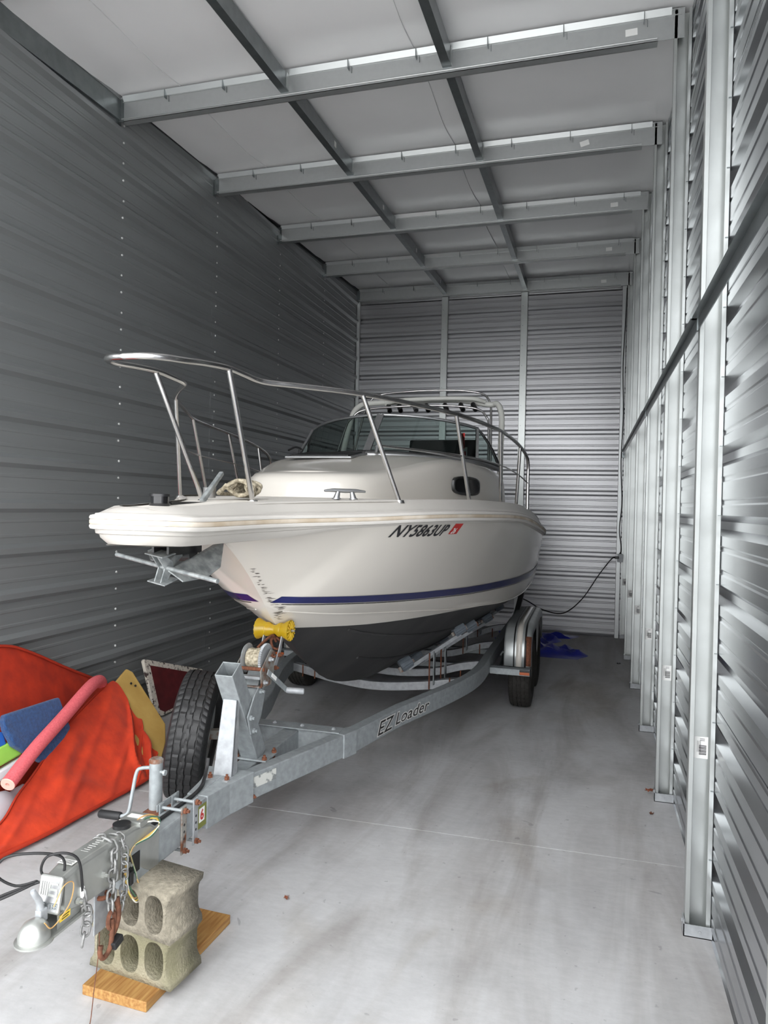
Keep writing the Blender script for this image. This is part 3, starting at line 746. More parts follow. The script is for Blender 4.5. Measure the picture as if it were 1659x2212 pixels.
obj('anchor_roller', MB().lohi((-.04, -4.36, 1.66), (-.03, -4.1, 1.72)).lohi((.03, -4.36, 1.66), (.04, -4.1, 1.72)).cyl((-.04, -4.17, 1.66), (.04, -4.17, 1.66), .035, 12), 'plastic_black', boat)
sc_ = MB(); rs_ = random.Random(21)
for i in range(70):
    v = -3.60 + .36 * rs_.random() ** .8; z = f_K(v) + rs_.uniform(.003, .013); ln = rs_.uniform(.004, .016) * (1.6 if rs_.random() < .15 else 1); th = rs_.uniform(.002, .005)
    q = [(hull_u(v + a_, z + b_) + .004, v + a_, z + b_) for a_, b_ in ((0, 0), (ln * .5, th * .6), (ln, .001), (ln * .5, -th * .4))]
    sc_.add(q, [(0, 1, 2, 3)])
obj('scuff_marks', sc_, 'scuff', hull)['kind'] = 'stuff'

# registration letters and sticker, wrapped on the hull side
def wrap_text(body, size, v0, z0, m_, name, parent, rise=0.0, lift=.005, **kw):
    vs, fs = text_mesh(body, size, **kw); mb = MB(); out = []
    for q in vs:
        v = v0 + q.x; z = z0 + q.y + rise * q.x; out.append((hull_u(v, z) + lift, v, z))
    mb.add(out, fs); me = bpy.data.meshes.new(name); me.from_pydata(mb.v, [], mb.f); me.materials.append(MATS[m_])
    o = bpy.data.objects.new(name, me); COL.objects.link(o); o.parent = parent; return o
wrap_text('NY5863UP', .092, -3.215, 1.716, 'ink', 'registration_letters', hull, shear=.14, spacing=1.05, offset=.0022)
SV = [(v, z) for v in (-2.66, -2.63, -2.60, -2.57) for z in (1.722, 1.785)]
stk_ = MB().grid([[(hull_u(v, z) + .005, v + (z - 1.722) * .25, z) for z in (1.722, 1.754, 1.786)] for v in (-2.73, -2.70, -2.67, -2.635)])
obj('registration_sticker', stk_, 'decal_red', hull, smooth=60)
wrap_text('26', .046, -2.718, 1.727, 'sticker_white', 'sticker_numeral', hull, lift=.0075, shear=.2, offset=.001)

# ------------------------------------------------------------------ the trailer (same local frame)
tr = thing('boat_trailer', 'galvanized tandem-axle boat trailer resting its tongue on two concrete blocks', 'trailer', BO, BRZ)
ZB, ZT = .405, .535                       # bottom and top of the main beams

def bolt(parent, p, d, r=.011, h=.012, m_='rust', stud=.012):
    p = V3(p); d = V3(d).normalized()
    mb = MB().tube([p, p + d * h], r, 6).tube([p + d * h, p + d * (h + stud)], r * .55, 6)
    return obj('bolt', mb, m_, parent)

# main beams, left and right (rectangular tube swept along its plan curve)
BEAM = [(.045, -3.90), (.345, -2.99), (.375, -2.90), (.52, -2.28), (.69, -1.75), (.775, -1.45), (.84, -1.15), (.868, -.85), (.87, -.5), (.87, .3), (.87, 1.2), (.87, 2.2)]
def sweep_beam(pts, sg, w=.075, z0=ZB, z1=ZT):
    P = [Vector((sg * u, v, 0)) for u, v in pts]; rows = []
    for i, p in enumerate(P):
        t = (P[min(i + 1, len(P) - 1)] - P[max(i - 1, 0)]).normalized(); n = Vector((t.y, -t.x, 0)) * sg
        rows.append([p + Vector((0, 0, z0)), p + Vector((0, 0, z1)), p - n * w + Vector((0, 0, z1)), p - n * w + Vector((0, 0, z0))])
    mb = MB().grid(rows, closed=True); m = len(rows)
    mb.add(rows[0], [(0, 1, 2, 3)]); mb.add(rows[-1], [(3, 2, 1, 0)])
    return mb
def smooth_plan(pts, sub=4):
    c = curve([(u, v, 0) for u, v in pts], sub); return [(p.x, p.y) for p in c]
BM = BEAM[:3] + smooth_plan(BEAM[3:], 4)
beams = {}
for sg in (1, -1):
    beams[sg] = obj('frame_beam', sweep_beam(BM, sg), 'galv_trailer', tr, bevel=.006)
    # doubler sleeve where the front section ends
    a, b = Vector((sg * .345, -2.99)), Vector((sg * .385, -2.87)); d = (b - a).normalized(); n = Vector((d.y, -d.x)) * sg
    mb = MB(); o = n * .004
    mb.bar((a.x - n.x * .0375, a.y - n.y * .0375, (ZB + ZT) / 2), (b.x - n.x * .0375, b.y - n.y * .0375, (ZB + ZT) / 2), .087, .142)
    obj('sleeve', mb, 'galv_trailer', beams[sg], bevel=.005)
    # wedge-shaped nose gusset
    mb = MB().prism([(sg * .0, -4.03, ZB - .012), (sg * .053, -4.03, ZB - .012), (sg * .078, -3.865, ZB - .012), (sg * .128, -3.71, ZB - .004), (sg * .0, -3.70, ZB - .004)], (0, 0, ZT - ZB + .022))
    obj('nose_gusset', mb, 'galv_trailer', tr, bevel=.004)
bolt(beams[1], (.117, -3.70, .425), (1, -.3, 0), .012, .008)

# tongue
tongue = obj('tongue', MB().lohi((-.05, -4.62, .412), (.05, -3.78, .542)), 'galv_trailer', tr, bevel=.008)
obj('cable_conduit', MB().tube(curve([(-.012, -4.60, .548), (-.01, -4.3, .549), (-.008, -4.08, .549), (-.012, -3.98, .557), (-.04, -3.90, .565), (-.058, -3.845, .60), (-.06, -3.83, .64)], 5), .009, 6), 'rubber_black', tongue, smooth=60)
# sticker with the red six
obj('sticker', MB().box((.0512, -4.075, .474), (.0016, .075, .10)), 'decal_olive', tongue)
obj('sticker_panel', MB().box((.0524, -4.077, .482), (.0016, .045, .062)), 'sticker_white', tongue)
text_on('6', .062, (.0535, -4.094, .462), (0, 1, 0), (0, 0, 1), 'decal_red', tongue, 'sticker_numeral', offset=.002)
# jack with its rusty bracket and clamp bars
jk = thing('tongue_jack', None, None); jk.parent = tr
JX, JV = -.125, -4.17
obj('jack_tube', MB().cyl((JX, JV, .33), (JX, JV, .738), .029, 20), 'galv_trailer', jk, smooth=40)
obj('jack_cap', MB().lathe([(0, .031), (.012, .031), (.018, .024), (.018, 0)], (JX, JV, .728), (0, 0, 1), 20), 'rust_galv', jk, smooth=40)
obj('jack_foot', MB().cyl((JX, JV, .20), (JX, JV, .33), .022, 16), 'galv_trailer', jk, smooth=40)
obj('crank', MB().tube(curve([(JX - .028, JV, .70), (JX - .06, JV - .02, .70), (JX - .075, JV - .035, .685), (JX - .078, JV - .06, .60), (JX - .078, JV - .085, .53), (JX - .10, JV - .10, .515), (JX - .13, JV - .10, .513)], 5), .0085, 8), 'galv_trailer', jk, smooth=60)
obj('crank_grip', MB().lathe([(0, 0), (0, .016), (.01, .018), (.10, .018), (.105, .014), (.105, 0)], (JX - .105, JV - .10, .513), (-1, -.05, 0), 14), 'rubber_black', jk, smooth=40)
obj('pull_pin', MB().cyl((JX + .02, JV - .005, .69), (JX + .055, JV - .01, .69), .007, 8).cyl((JX + .045, JV - .01, .69), (JX + .055, JV - .01, .69), .013, 8), 'galv_trailer', jk)
obj('jack_bracket', MB().lohi((-.155, -4.23, .515), (-.055, -4.11, .523)).lohi((-.155, -4.23, .47), (-.147, -4.11, .523)).lohi((-.06, -4.23, .43), (-.054, -4.11, .523)), 'rust', jk, bevel=.003)
for i, v in enumerate((-4.23, -4.135)):
    cb_ = obj('clamp_bar', MB().lohi((.0505, v - .02, .375), (.0575, v + .02, .578)), 'rust_galv' if i == 0 else 'galv_pale', tongue, bevel=.004)
    obj('clamp_bar', MB().lohi((-.0575, v - .02, .375), (-.0505, v + .02, .578)), 'galv_trailer', tongue, bevel=.004)
    for z in (.44, .47, .50): obj('bolt_hole', MB().cyl((.0570, v, z), (.0582, v, z), .006, 10), 'ink', tongue)
    for z in (.56, .39):
        obj('clamp_rod', MB().cyl((-.07, v, z), (.062, v, z), .007, 8), 'galv_trailer', tongue)
        bolt(tongue, (.0575, v, z), (1, 0, 0), .013, .012)
obj('clamp_link', MB().lohi((-.062, -4.26, .548), (-.056, -4.09, .580)), 'galv_trailer', tongue, bevel=.003)

# surge coupler
cp = thing('coupler', None, None); cp.parent = tr
mb = MB()      # actuator housing: inverted tapered U
prof = lambda z0, w0, z1, w1: [(-w0, z0), (-w1, z1), (w1, z1), (w0, z0)]
rows = []
for v, z0, z1, w in ((-4.985, .495, .612, .040), (-4.90, .475, .628, .046), (-4.62, .455, .622, .048), (-4.58, .45, .618, .050), (-4.52, .41, .60, .053), (-4.46, .405, .556, .053)):
    rows.append([(-w, v, z0), (-w, v, z1 - .012), (-w + .012, v, z1), (w - .012, v, z1), (w, v, z1 - .012), (w, v, z0)])
mb.grid(rows, closed=True); mb.add(rows[0], [tuple(range(6))]); mb.add(rows[-1], [tuple(range(6))[::-1]])
obj('actuator_housing', mb, 'zinc', cp, bevel=.003, smooth=30)
# badge plate on the sloping front face
bo, bx, by = V3((0, -5.005, .56)), Vector((1, 0, 0)), Vector((0, .22, 1)).normalized()
bn = bx.cross(by)
Mb = Matrix((bx, -bn, by)).transposed()
obj('badge_plate', MB().box(bo, (.092, .02, .118), Mb), 'zinc', cp, bevel=.010, seg=3)
bp_ = obj('badge_recess', MB().box(bo + bn * .0102, (.076, .002, .100), Mb), 'alu', cp, bevel=.002)
em = MB(); fo = bo + bn * .012
for i in range(4): em.box(fo + bx * (-.030 + i * .0085) + by * .018, (.0045, .003, .042), Mb)
for dz in (.036, .018, 0.0): em.box(fo + bx * .018 + by * dz, (.034, .003, .0065), Mb)
em.box(fo + bx * .033 + by * .009, (.006, .003, .022), Mb); em.box(fo + bx * .003 + by * .027, (.006, .003, .022), Mb)
obj('emblem', em, 'zinc', cp)
text_on('DEXTER', .0235, fo + bx * -.036 - by * .040, bx, by, 'galv_dark', cp, 'badge_lettering', spacing=.92, offset=.0006)
# coupler socket
mb = MB(); rows = []
for v, w, z0, z1 in ((-4.90, .036, .455, .515), (-4.97, .038, .452, .515), (-5.02, .041, .450, .512)): rows.append([(-w, v, z0), (-w, v, z1 - .012), (-w + .012, v, z1), (w - .012, v, z1), (w, v, z1 - .012), (w, v, z0)])
mb.grid(rows, closed=True)
mb.lathe([(0, .050), (.018, .0495), (.035, .044), (.05, .033), (.060, .016), (.0625, 0)], (0, -5.075, .452), (0, 0, 1), 24)
mb.lathe([(0, .06), (.006, .06), (.008, .05)], (0, -5.075, .444), (0, 0, 1), 24)
mb.lohi((-.052, -5.07, .444), (.052, -4.88, .452))
obj('ball_socket', mb, 'zinc', cp, smooth=35)
obj('latch', MB().tube(curve([(-.006, -5.035, .49), (-.008, -5.04, .525), (-.010, -5.045, .555), (-.012, -5.062, .585), (-.014, -5.07, .602)], 4), [.014, .014, .0135, .013, .0125, .012, .0115, .011, .011, .011, .0105, .010, .010, .010, .0095, .009, .007], 8), 'galv_pale', cp, smooth=60)
obj('latch_base', MB().lohi((-.018, -5.055, .485), (.006, -5.02, .528)), 'galv_pale', cp, bevel=.004)
obj('warning_decal', MB().box((.0425, -4.985, .484), (.001, .05, .022)), 'decal_yellow', cp)
obj('warning_print', MB().box((.0432, -4.985, .488), (.001, .04, .003)).box((.0432, -4.985, .480), (.001, .032, .003)), 'ink', cp)
obj('instruction_decal', MB().box((0, -4.925, .629), (.06, .03, .001)), 'decal_white', cp)
for q in range(4): obj('decal_print', MB().box((0, -4.934 + q * .006, .6298), (.05 - q % 2 * .008, .0018, .0006)), 'ink', cp)
pr_ = MB()
for q in range(7): pr_.box((.0, -4.84 + q * .014, .6265), (.030 - (q % 3) * .006, .0018, .0006))
obj('stamped_print', pr_, 'decal_white', cp)
obj('cover_plate', MB().lohi((-.048, -4.585, .60), (.05, -4.50, .626)), 'zinc', cp, bevel=.004)
obj('cover_decal', MB().box((.004, -4.54, .6275), (.07, .03, .0012)), 'decal_white', cp)
for v, z in ((-4.93, .505), (-4.80, .53), (-4.66, .50)):
    bolt(cp, (.046, v, z), (1, 0, 0), .011, .012, 'zinc')
obj('hanger_plate', MB().lohi((.01, -4.80, .30), (.016, -4.70, .46)), 'galv_pale', cp, bevel=.003)
obj('shackle', MB().tube([(.02 + .02 * math.cos(a), -4.76 + .022 * math.sin(a), .43) for a in np.linspace(0, 2 * math.pi, 14)[:-1]], .009, 6, closed=True), 'rust', cp, smooth=60)
obj('solenoid', MB().lathe([(0, .0), (0, .034), (.018, .034), (.02, .028), (.02, 0)], (0, -4.63, .618), (0, 0, 1), 18), 'plastic_black', cp, smooth=40)

# safety chains, link by link
def link_mesh(L=.042, w=.013, r=.0042):
    pts = []
    for k in range(8): a = -math.pi / 2 + math.pi * k / 7; pts.append((L / 2 - w + w * math.cos(a), w * math.sin(a), 0))
    for k in range(8): a = math.pi / 2 + math.pi * k / 7; pts.append((-L / 2 + w + w * math.cos(a), w * math.sin(a), 0))
    return MB().tube(pts, r, 6, closed=True)
def lay_chain(name, path, parent, m_='chain', L=.042, step=.030, scale=1.0, rust_from=None):
    ch = thing(name, None, None); ch.parent = parent
    P = curve(path, 10); d = [0]
    for a, b in zip(P, P[1:]): d.append(d[-1] + (b - a).length)
    n = int(d[-1] / (step * scale)); me = None
    for i in range(n):
        s0 = (i + .5) * step * scale; k = int(np.searchsorted(d, s0)); k = min(max(k, 1), len(P) - 1)
        t = (s0 - d[k - 1]) / max(d[k] - d[k - 1], 1e-6); p = P[k - 1].lerp(P[k], t); dr = (P[k] - P[k - 1]).normalized()
        q = dr.to_track_quat('X', 'Z'); rot = q.to_matrix() @ Matrix.Rotation(R(45 if i % 2 else -45), 3, 'X')
        if me is None:
            o = obj('link', link_mesh(L), m_, ch, smooth=60); me = o.data
        else:
            o = bpy.data.objects.new('link', me); COL.objects.link(o); o.parent = ch
        if rust_from is not None and i >= rust_from:
            if rust_from == i: me = me.copy(); me.materials[0] = MATS['chain_rust']; o.data = me
        o.matrix_local = Matrix.Translation(p) @ rot.to_4x4() @ Matrix.Scale(scale, 4)
    return ch
lay_chain('safety_chain', [(-.05, -4.60, .60), (-.02, -4.61, .633), (.03, -4.62, .634), (.058, -4.63, .60), (.062, -4.64, .50), (.064, -4.65, .43), (.066, -4.655, .37)], tr, scale=1.15, rust_from=12)
lay_chain('safety_chain', [(.0, -4.57, .632), (.045, -4.575, .632), (.066, -4.58, .59), (.068, -4.58, .50), (.066, -4.585, .42), (.058, -4.59, .37)], tr, scale=.95)
lay_chain('safety_chain', [(.050, -4.86, .545), (.056, -4.855, .50), (.056, -4.84, .44), (.052, -4.845, .40), (.05, -4.855, .36), (.048, -4.84, .33)], tr, scale=1.1)
hk = MB().tube(curve([(.072, -4.655, .30), (.078, -4.66, .25), (.076, -4.67, .20), (.072, -4.70, .185), (.07, -4.715, .21), (.07, -4.71, .235)], 5), .009, 8)
hk.tube([(.07 + .003, -4.66 + .018 * math.cos(a), .30 + .03 * math.sin(a)) for a in np.linspace(0, 2 * math.pi, 14)[:-1]], .008, 6, closed=True)
obj('chain_hook', hk, 'chain_rust', tr, smooth=60)
obj('chain_hook', MB().tube(curve([(.066, -4.62, .36), (.078, -4.625, .30), (.074, -4.64, .25), (.066, -4.655, .235)], 5), .010, 8), 'chain_rust', tr, smooth=60)
obj('hook_latch', MB().box((.085, -4.645, .215), (.03, .05, .028), Matrix.Rotation(R(15), 3, 'X')), 'rubber_black', tr, bevel=.005)
# brake hose and wiring
obj('brake_hose', MB().tube(curve([(.046, -4.86, .52), (.055, -4.87, .57), (.055, -4.89, .66), (.03, -4.92, .695), (-.02, -4.95, .69), (-.045, -4.95, .64), (-.03, -4.93, .60), (.01, -4.91, .62), (.01, -4.92, .68), (-.05, -4.98, .71), (-.13, -5.02, .70), (-.16, -5.02, .64), (-.12, -4.98, .59), (-.06, -4.95, .60), (-.10, -5.02, .585), (-.17, -5.08, .56), (-.185, -5.08, .545), (-.14, -5.03, .575), (-.05, -4.95, .60)], 6), .0045, 8), 'rubber_black', tr, smooth=60)
obj('hose_end', MB().cyl((.047, -4.86, .50), (.05, -4.862, .555), .008, 8), 'sticker_white', tr)
for k, (m_, dx, dz) in enumerate((('wire_yellow', 0, 0), ('wire_white', .008, -.01), ('wire_tan', -.006, .012), ('wire_green', .012, .008))):
    lp_ = [(.01, -4.47, .56), (.02 + dx, -4.42, .60 + dz), (.035 + dx, -4.36, .63 + dz), (.06 + dx, -4.31, .62 + dz), (.07, -4.30, .59), (.062 + dx, -4.36, .572), (.05, -4.43, .565), (.055, -4.47, .545)]
    obj('wire', MB().tube(curve(lp_, 6), .0028, 5), m_, tr, smooth=60)
    lp_ = [(.04, -4.47, .566), (.058 + dx * .3, -4.49, .54), (.062, -4.50 + dx, .48), (.064, -4.485 + dx, .42 + dz), (.064, -4.44 + dx, .36 + dz), (.066, -4.41 + dx, .375 + dz), (.064, -4.43, .44), (.058, -4.455, .52), (.048, -4.46, .562)]
    obj('wire', MB().tube(curve(lp_, 6), .0028, 5), m_, tr, smooth=60)
obj('wire', MB().tube(curve([(.05, -4.86, .56), (.056, -4.82, .61), (.06, -4.78, .60), (.062, -4.80, .54), (.056, -4.87, .50), (.05, -4.90, .53)], 6), .002, 5), 'wire_tan', tr, smooth=60)
obj('wire', MB().tube(curve([(.013, -4.72, .325), (.02, -4.73, .25), (.026, -4.76, .13), (.03, -4.78, .04), (.034, -4.80, .004)], 5), .0018, 5), 'chain_rust', tr, smooth=60)
obj('wire_wrap', MB().lohi((.0505, -4.475, .46), (.055, -4.40, .535)).tube([(-.02, -4.5, .556), (.03, -4.47, .56)], .014, 8).lohi((.058, -4.485, .44), (.074, -4.465, .49)), 'rubber_black', tr, bevel=.003)

cp.location = (0, .048, .012)
for ch in list(tr.children):
    n_ = ch.name.split('.')[0]
    if n_ == 'safety_chain' and ch.name != 'safety_chain.002' or n_ in ('chain_hook', 'hook_latch'):
        ch.location.y -= .075
        if n_ != 'safety_chain': ch.location.z += .075
    if n_ in ('wire', 'wire_wrap') and ch.data.materials[0].name not in ('chain_rust',): ch.location.y -= .14
# cross bars between the beams at the front
xm = obj('cross_bar', MB().lohi((-.31, -2.96, ZB + .0), (.31, -2.885, ZT + .004)), 'galv_trailer', tr, bevel=.005)
lip = obj('cross_bar_lip', MB().lohi((-.315, -2.985, ZT + .004), (.315, -2.88, ZT + .011)), 'galv_trailer', xm, bevel=.002)
for x in (-.12, .06, .26): bolt(xm, (x, -2.93, ZT + .011), (0, 0, 1), .013, .008, 'galv_pale', .004)
obj('spine_tube', MB().lohi((-.05, -3.72, .415), (.05, -2.95, .528)), 'galv_trailer', tr, bevel=.006)
obj('mount_plate', MB().lohi((-.085, -3.53, .531), (.105, -3.38, .541)), 'galv_trailer', tr, bevel=.003)
mp_ = obj('mount_plate', MB().lohi((-.085, -3.53, .395), (.105, -3.38, .405)), 'galv_trailer', tr, bevel=.003)
for x in (-.07, .09):
    for v in (-3.515, -3.395):
        obj('tie_rod', MB().cyl((x, v, .39), (x, v, .56), .007, 8), 'rust', tr); bolt(mp_, (x, v, .541), (0, 0, 1), .014, .013)

# winch stand
wsd = thing('winch_stand', None, None); wsd.parent = tr
def square_tube(p0, p1, w, t=.006, up=(1, 0, 0)):
    p0, p1 = V3(p0), V3(p1); d = (p1 - p0).normalized(); x = V3(up); y = d.cross(x).normalized(); rows = []
    for p, h in ((p1, w / 2), (p0, w / 2), (p0, w / 2 - t), (p1, w / 2 - t)):
        rows.append([p + x * (sx * h) + y * (sy * h) for sx, sy in ((-1, -1), (1, -1), (1, 1), (-1, 1))])
    return MB().grid(rows + [rows[0]], closed=True)
obj('post', square_tube((0, -3.765, 1.065), (0, -3.455, .541), .098), 'galv_trailer', wsd, bevel=.003)
br_ = MB().add([(-.05, -3.80, .541), (.05, -3.80, .541), (.038, -3.735, .905), (-.038, -3.735, .905), (-.05, -3.785, .541), (.05, -3.785, .541), (.038, -3.72, .905), (-.038, -3.72, .905)],
               [(0, 1, 2, 3), (7, 6, 5, 4), (0, 4, 5, 1), (1, 5, 6, 2), (2, 6, 7, 3), (3, 7, 4, 0)])
for sg in (-1, 1): br_.add([(sg * .05, -3.80, .541), (sg * .05, -3.74, .541), (sg * .038, -3.70, .905), (sg * .038, -3.735, .905), (sg * .044, -3.80, .541), (sg * .044, -3.74, .541), (sg * .032, -3.70, .905), (sg * .032, -3.735, .905)], [(0, 1, 2, 3), (7, 6, 5, 4), (0, 4, 5, 1), (1, 5, 6, 2), (2, 6, 7, 3), (3, 7, 4, 0)])
br_.lohi((-.06, -3.86, .541), (.06, -3.77, .549))
obj('front_brace', br_, 'galv_pale', wsd, bevel=.003)
for x in (-.045, .045): bolt(wsd, (x, -3.835, .549), (0, 0, 1), .013, .013)
for sg in (-1, 1):
    pl_ = MB().prism([(sg * .054, -3.66, .80), (sg * .054, -3.62, .70), (sg * .054, -3.575, .69), (sg * .054, -3.50, .77), (sg * .054, -3.46, .88), (sg * .054, -3.53, .93), (sg * .054, -3.58, .90)], (sg * .008, 0, 0))
    obj('clamp_plate', pl_, 'galv_trailer', wsd, bevel=.003)
    for v, z in ((-3.63, .79), (-3.595, .715), (-3.52, .90)): bolt(wsd, (sg * .062, v, z), (sg, 0, 0), .014, .012, 'galv_trailer')
arm = obj('winch_arm', MB().bar((0, -3.60, .76), (0, -3.34, 1.06), .085, .085, (1, 0, 0)), 'galv_trailer', wsd, bevel=.006)
# winch: side plates, drum, gear, strap, crank
wc = thing('winch', None, None); wc.parent = tr
WV, WZ = -3.45, 1.055
for sg in (-1, 1):
    x = sg * .072
    obj('side_plate', MB().prism([(x, WV - .09, WZ - .13), (x, WV - .10, WZ - .04), (x, WV + .02, WZ + .05), (x, WV + .07, WZ + .03), (x, WV + .06, WZ - .09), (x, WV + .03, WZ - .14)], (sg * .005, 0, 0)), 'rust_galv', wc, bevel=.002)
obj('base_plate', MB().bar((0, WV - .09, WZ - .13), (0, WV + .03, WZ - .14), .145, .006), 'rust_galv', wc)
obj('cross_rod', MB().cyl((-.085, WV - .075, WZ - .04), (.085, WV - .075, WZ - .04), .010, 10), 'rust', wc, smooth=40)
obj('cross_plate', MB().lohi((-.07, WV - .10, WZ - .09), (.07, WV - .06, WZ - .075)), 'galv_pale', wc, bevel=.003)
obj('drum', MB().lathe([(-.055, 0), (-.055, .075), (-.050, .078), (-.047, .070), (-.047, .028), (.047, .028), (.047, .0)], (0, WV, WZ), (1, 0, 0), 28), 'galv_pale', wc, smooth=40)
obj('drum_strap', MB().lathe([(-.044, .03), (-.042, .050), (-.03, .054), (-.01, .051), (.012, .056), (.03, .052), (.044, .05), (.045, .03)], (0, WV, WZ), (1, 0, 0), 28), 'rope', wc, smooth=40)
gear = MB(); n = 44; rows = [[], [], [], []]
for k in range(2 * n):
    rr_ = .082 if k % 2 else .076
    a = math.pi * k / n; c, s = math.cos(a), math.sin(a)
    for i, (x, q) in enumerate(((.048, .05), (.048, rr_), (.062, rr_), (.062, .05))): rows[i].append((x, WV + q * c, WZ + q * s))
gear.grid(rows, closed=True); gear.lathe([(.050, .052), (.058, .052), (.058, 0), (.05, 0)], (0, WV, WZ), (1, 0, 0), 20)
obj('gear', gear, 'galv_pale', wc, smooth=30)
obj('strap', MB().tube(curve([(-.01, WV + .04, WZ + .05), (-.005, -3.32, 1.13), (0, -3.24, 1.14), (0, -3.20, 1.10)], 5), .008, 6), 'rust', wc, smooth=60)
obj('crank_arm', MB().bar((.092, -3.50, 1.0), (.118, -3.31, .862), .007, .03, (0, .6, .8)), 'galv_trailer', wc, bevel=.002)
obj('crank_grip', MB().lathe([(0, 0), (0, .015), (.008, .017), (.092, .017), (.097, .013), (.097, 0)], (.118, -3.308, .86), (.95, .25, -.05), 14), 'galv_pale', wc, smooth=40)
obj('crank_sticker', MB().bar((.1015, -3.468, .978), (.1075, -3.424, .946), .002, .02, (0, .6, .8)), 'sticker_white', wc)
bolt(wc, (.077, WV, WZ - .0), (1, 0, 0), .013, .014, 'galv_pale'); bolt(wc, (.077, WV - .06, WZ - .11), (1, 0, 0), .011, .010, 'galv_pale'); bolt(wc, (.077, WV + .03, WZ + .01), (1, 0, 0), .011, .010)
# bow stop roller on its arms
for sg in (-1, 1):
    x = sg * .052
    obj('roller_arm', MB().prism([(x, -3.36, .98), (x, -3.33, .965), (x, -3.255, 1.06), (x, -3.215, 1.165), (x, -3.235, 1.175), (x, -3.285, 1.07)], (sg * .006, 0, 0)), 'galv_pale', wsd, bevel=.002)
    for v, z in ((-3.34, .985), (-3.29, 1.045)): bolt(wsd, (sg * .058, v, z), (sg, 0, 0), .013, .012)
rp = [(-.103, .0), (-.103, .050), (-.100, .060), (-.092, .059), (-.05, .038), (-.047, .041), (-.03, .040), (-.012, .028), (.0, .026), (.012, .028), (.03, .040), (.047, .041), (.05, .038), (.092, .059), (.100, .060), (.103, .050), (.103, 0)]
br0 = obj('bow_roller', MB().lathe(rp, (0, -3.225, 1.172), (1, 0, 0), 32), 'yellow_poly', tr, smooth=40)
rb = MB()
for sg in (1, -1):
    for k in range(14):
        a = 2 * math.pi * k / 14; c, s = math.cos(a), math.sin(a); rb.bar((sg * .1035, -3.225 + .014 * c, 1.172 + .014 * s), (sg * .1035, -3.225 + .054 * c, 1.172 + .054 * s), .004, .004, (1, 0, 0))
obj('roller_ribs', rb, 'decal_yellow', br0)['kind'] = 'stuff'
bolt(br0, (.104, -3.225, 1.172), (1, 0, 0), .008, .008, 'alu'); bolt(br0, (-.104, -3.225, 1.172), (-1, 0, 0), .008, .008, 'alu')
obj('bow_shackle', MB().tube(curve([(.0, -3.21, 1.13), (.03, -3.2, 1.10), (.02, -3.21, 1.06), (-.01, -3.22, 1.07), (-.02, -3.22, 1.11), (.0, -3.21, 1.13)], 4), .008, 6), 'rust', tr, smooth=60)

# lettering on the right beam
a, b = Vector((.52, -2.28, 0)), Vector((.69, -1.75, 0)); d = (b - a).normalized(); nrm = Vector((d.y, -d.x, 0))
d0 = Vector((.375, -2.90, 0)); d1 = (a - d0).normalized(); n1 = Vector((d1.y, -d1.x, 0))
og = d0 + d1 * .36 + n1 * .003
def beam_text(body, size, s0, z0, m_, lift, offset, name, sp=1.0):
    """lettering that follows the outer face of the right beam; s0 = distance from the sleeve"""
    P = [Vector((u, v, 0)) for u, v in BM[2:]]; L = [0]
    for p, q in zip(P, P[1:]): L.append(L[-1] + (q - p).length)
    vs, fs = text_mesh(body, size, shear=.32, spacing=sp, offset=offset); out = []
    for q in vs: q.x *= 1.38
    for q in vs:
        s = s0 + q.x; k = min(max(int(np.searchsorted(L, s)), 1), len(P) - 1); t = (s - L[k - 1]) / (L[k] - L[k - 1])
        p = P[k - 1].lerp(P[k], t); dr = (P[k] - P[k - 1]).normalized(); n = Vector((dr.y, -dr.x, 0)); out.append(p + n * lift + Vector((0, 0, z0 + q.y)))
    me = bpy.data.meshes.new(name); me.from_pydata([tuple(p) for p in out], [], fs); me.materials.append(MATS[m_])
    o = bpy.data.objects.new(name, me); COL.objects.link(o); o.parent = beams[1]
for m_, lift, off in (('decal_white', .0012, .0065), ('decal_black', .0022, .001)):
    beam_text('EZ', .122, .285, .428, m_, lift, off, 'beam_lettering', 1.02)
    beam_text('Loader', .108, .525, .437, m_, lift, off, 'beam_lettering', 1.05)
# worn decal near the nose
n0 = Vector((.345 - .045, -2.99 + 3.90, 0)).normalized(); nn = Vector((n0.y, -n0.x, 0)); c0 = Vector((.045, -3.90, 0)) + n0 * .30
obj('worn_decal', MB().bar(c0 + nn * .0012 + Vector((0, 0, .488)) - n0 * .085, c0 + nn * .0012 + Vector((0, 0, .488)) + n0 * .085, .0016, .055), 'decal_worn', beams[1])

# wheels
def tire_mesh(Ro=.345, w=.205, n=180):
    prof = [(-.30, .196, 0), (-.42, .200, 0), (-.49, .225, 0), (-.50, .265, 0), (-.49, .295, 0), (-.462, .318, 0), (-.445, .328, 1), (-.41, .337, 1), (-.30, .3435, 1), (-.285, .3435, 4), (-.28, .335, 0), (-.25, .335, 0), (-.245, .3445, 2), (-.16, .345, 3), (-.105, .345, 2), (-.10, .336, 0), (-.07, .336, 0), (-.065, .345, 2), (-.01, .345, 3)]
    full = prof + [(-a, r, k) for a, r, k in prof[::-1]]; rows = []
    for i in range(n):
        t = 2 * math.pi * i / n; row = []
        for a, r, k in full:
            rr_ = r * Ro / .345; x = a * w; tt = t
            if k == 1: 
                tt = t + abs(abs(a) - .30) * .25
                if i % 3 == 0: rr_ -= .005
            if k in (2, 3):
                x += .0016 * (1 if (i // 3) % 2 else -1)
                if i % 6 == (0 if (a < 0) == (abs(a) > .1) else 3): rr_ -= .0045
                elif k == 3 and i % 6 == 2: rr_ -= .003
            row.append((x, rr_ * math.cos(tt), rr_ * math.sin(tt)))
        rows.append(row)
    return MB().grid(rows + [rows[0]])
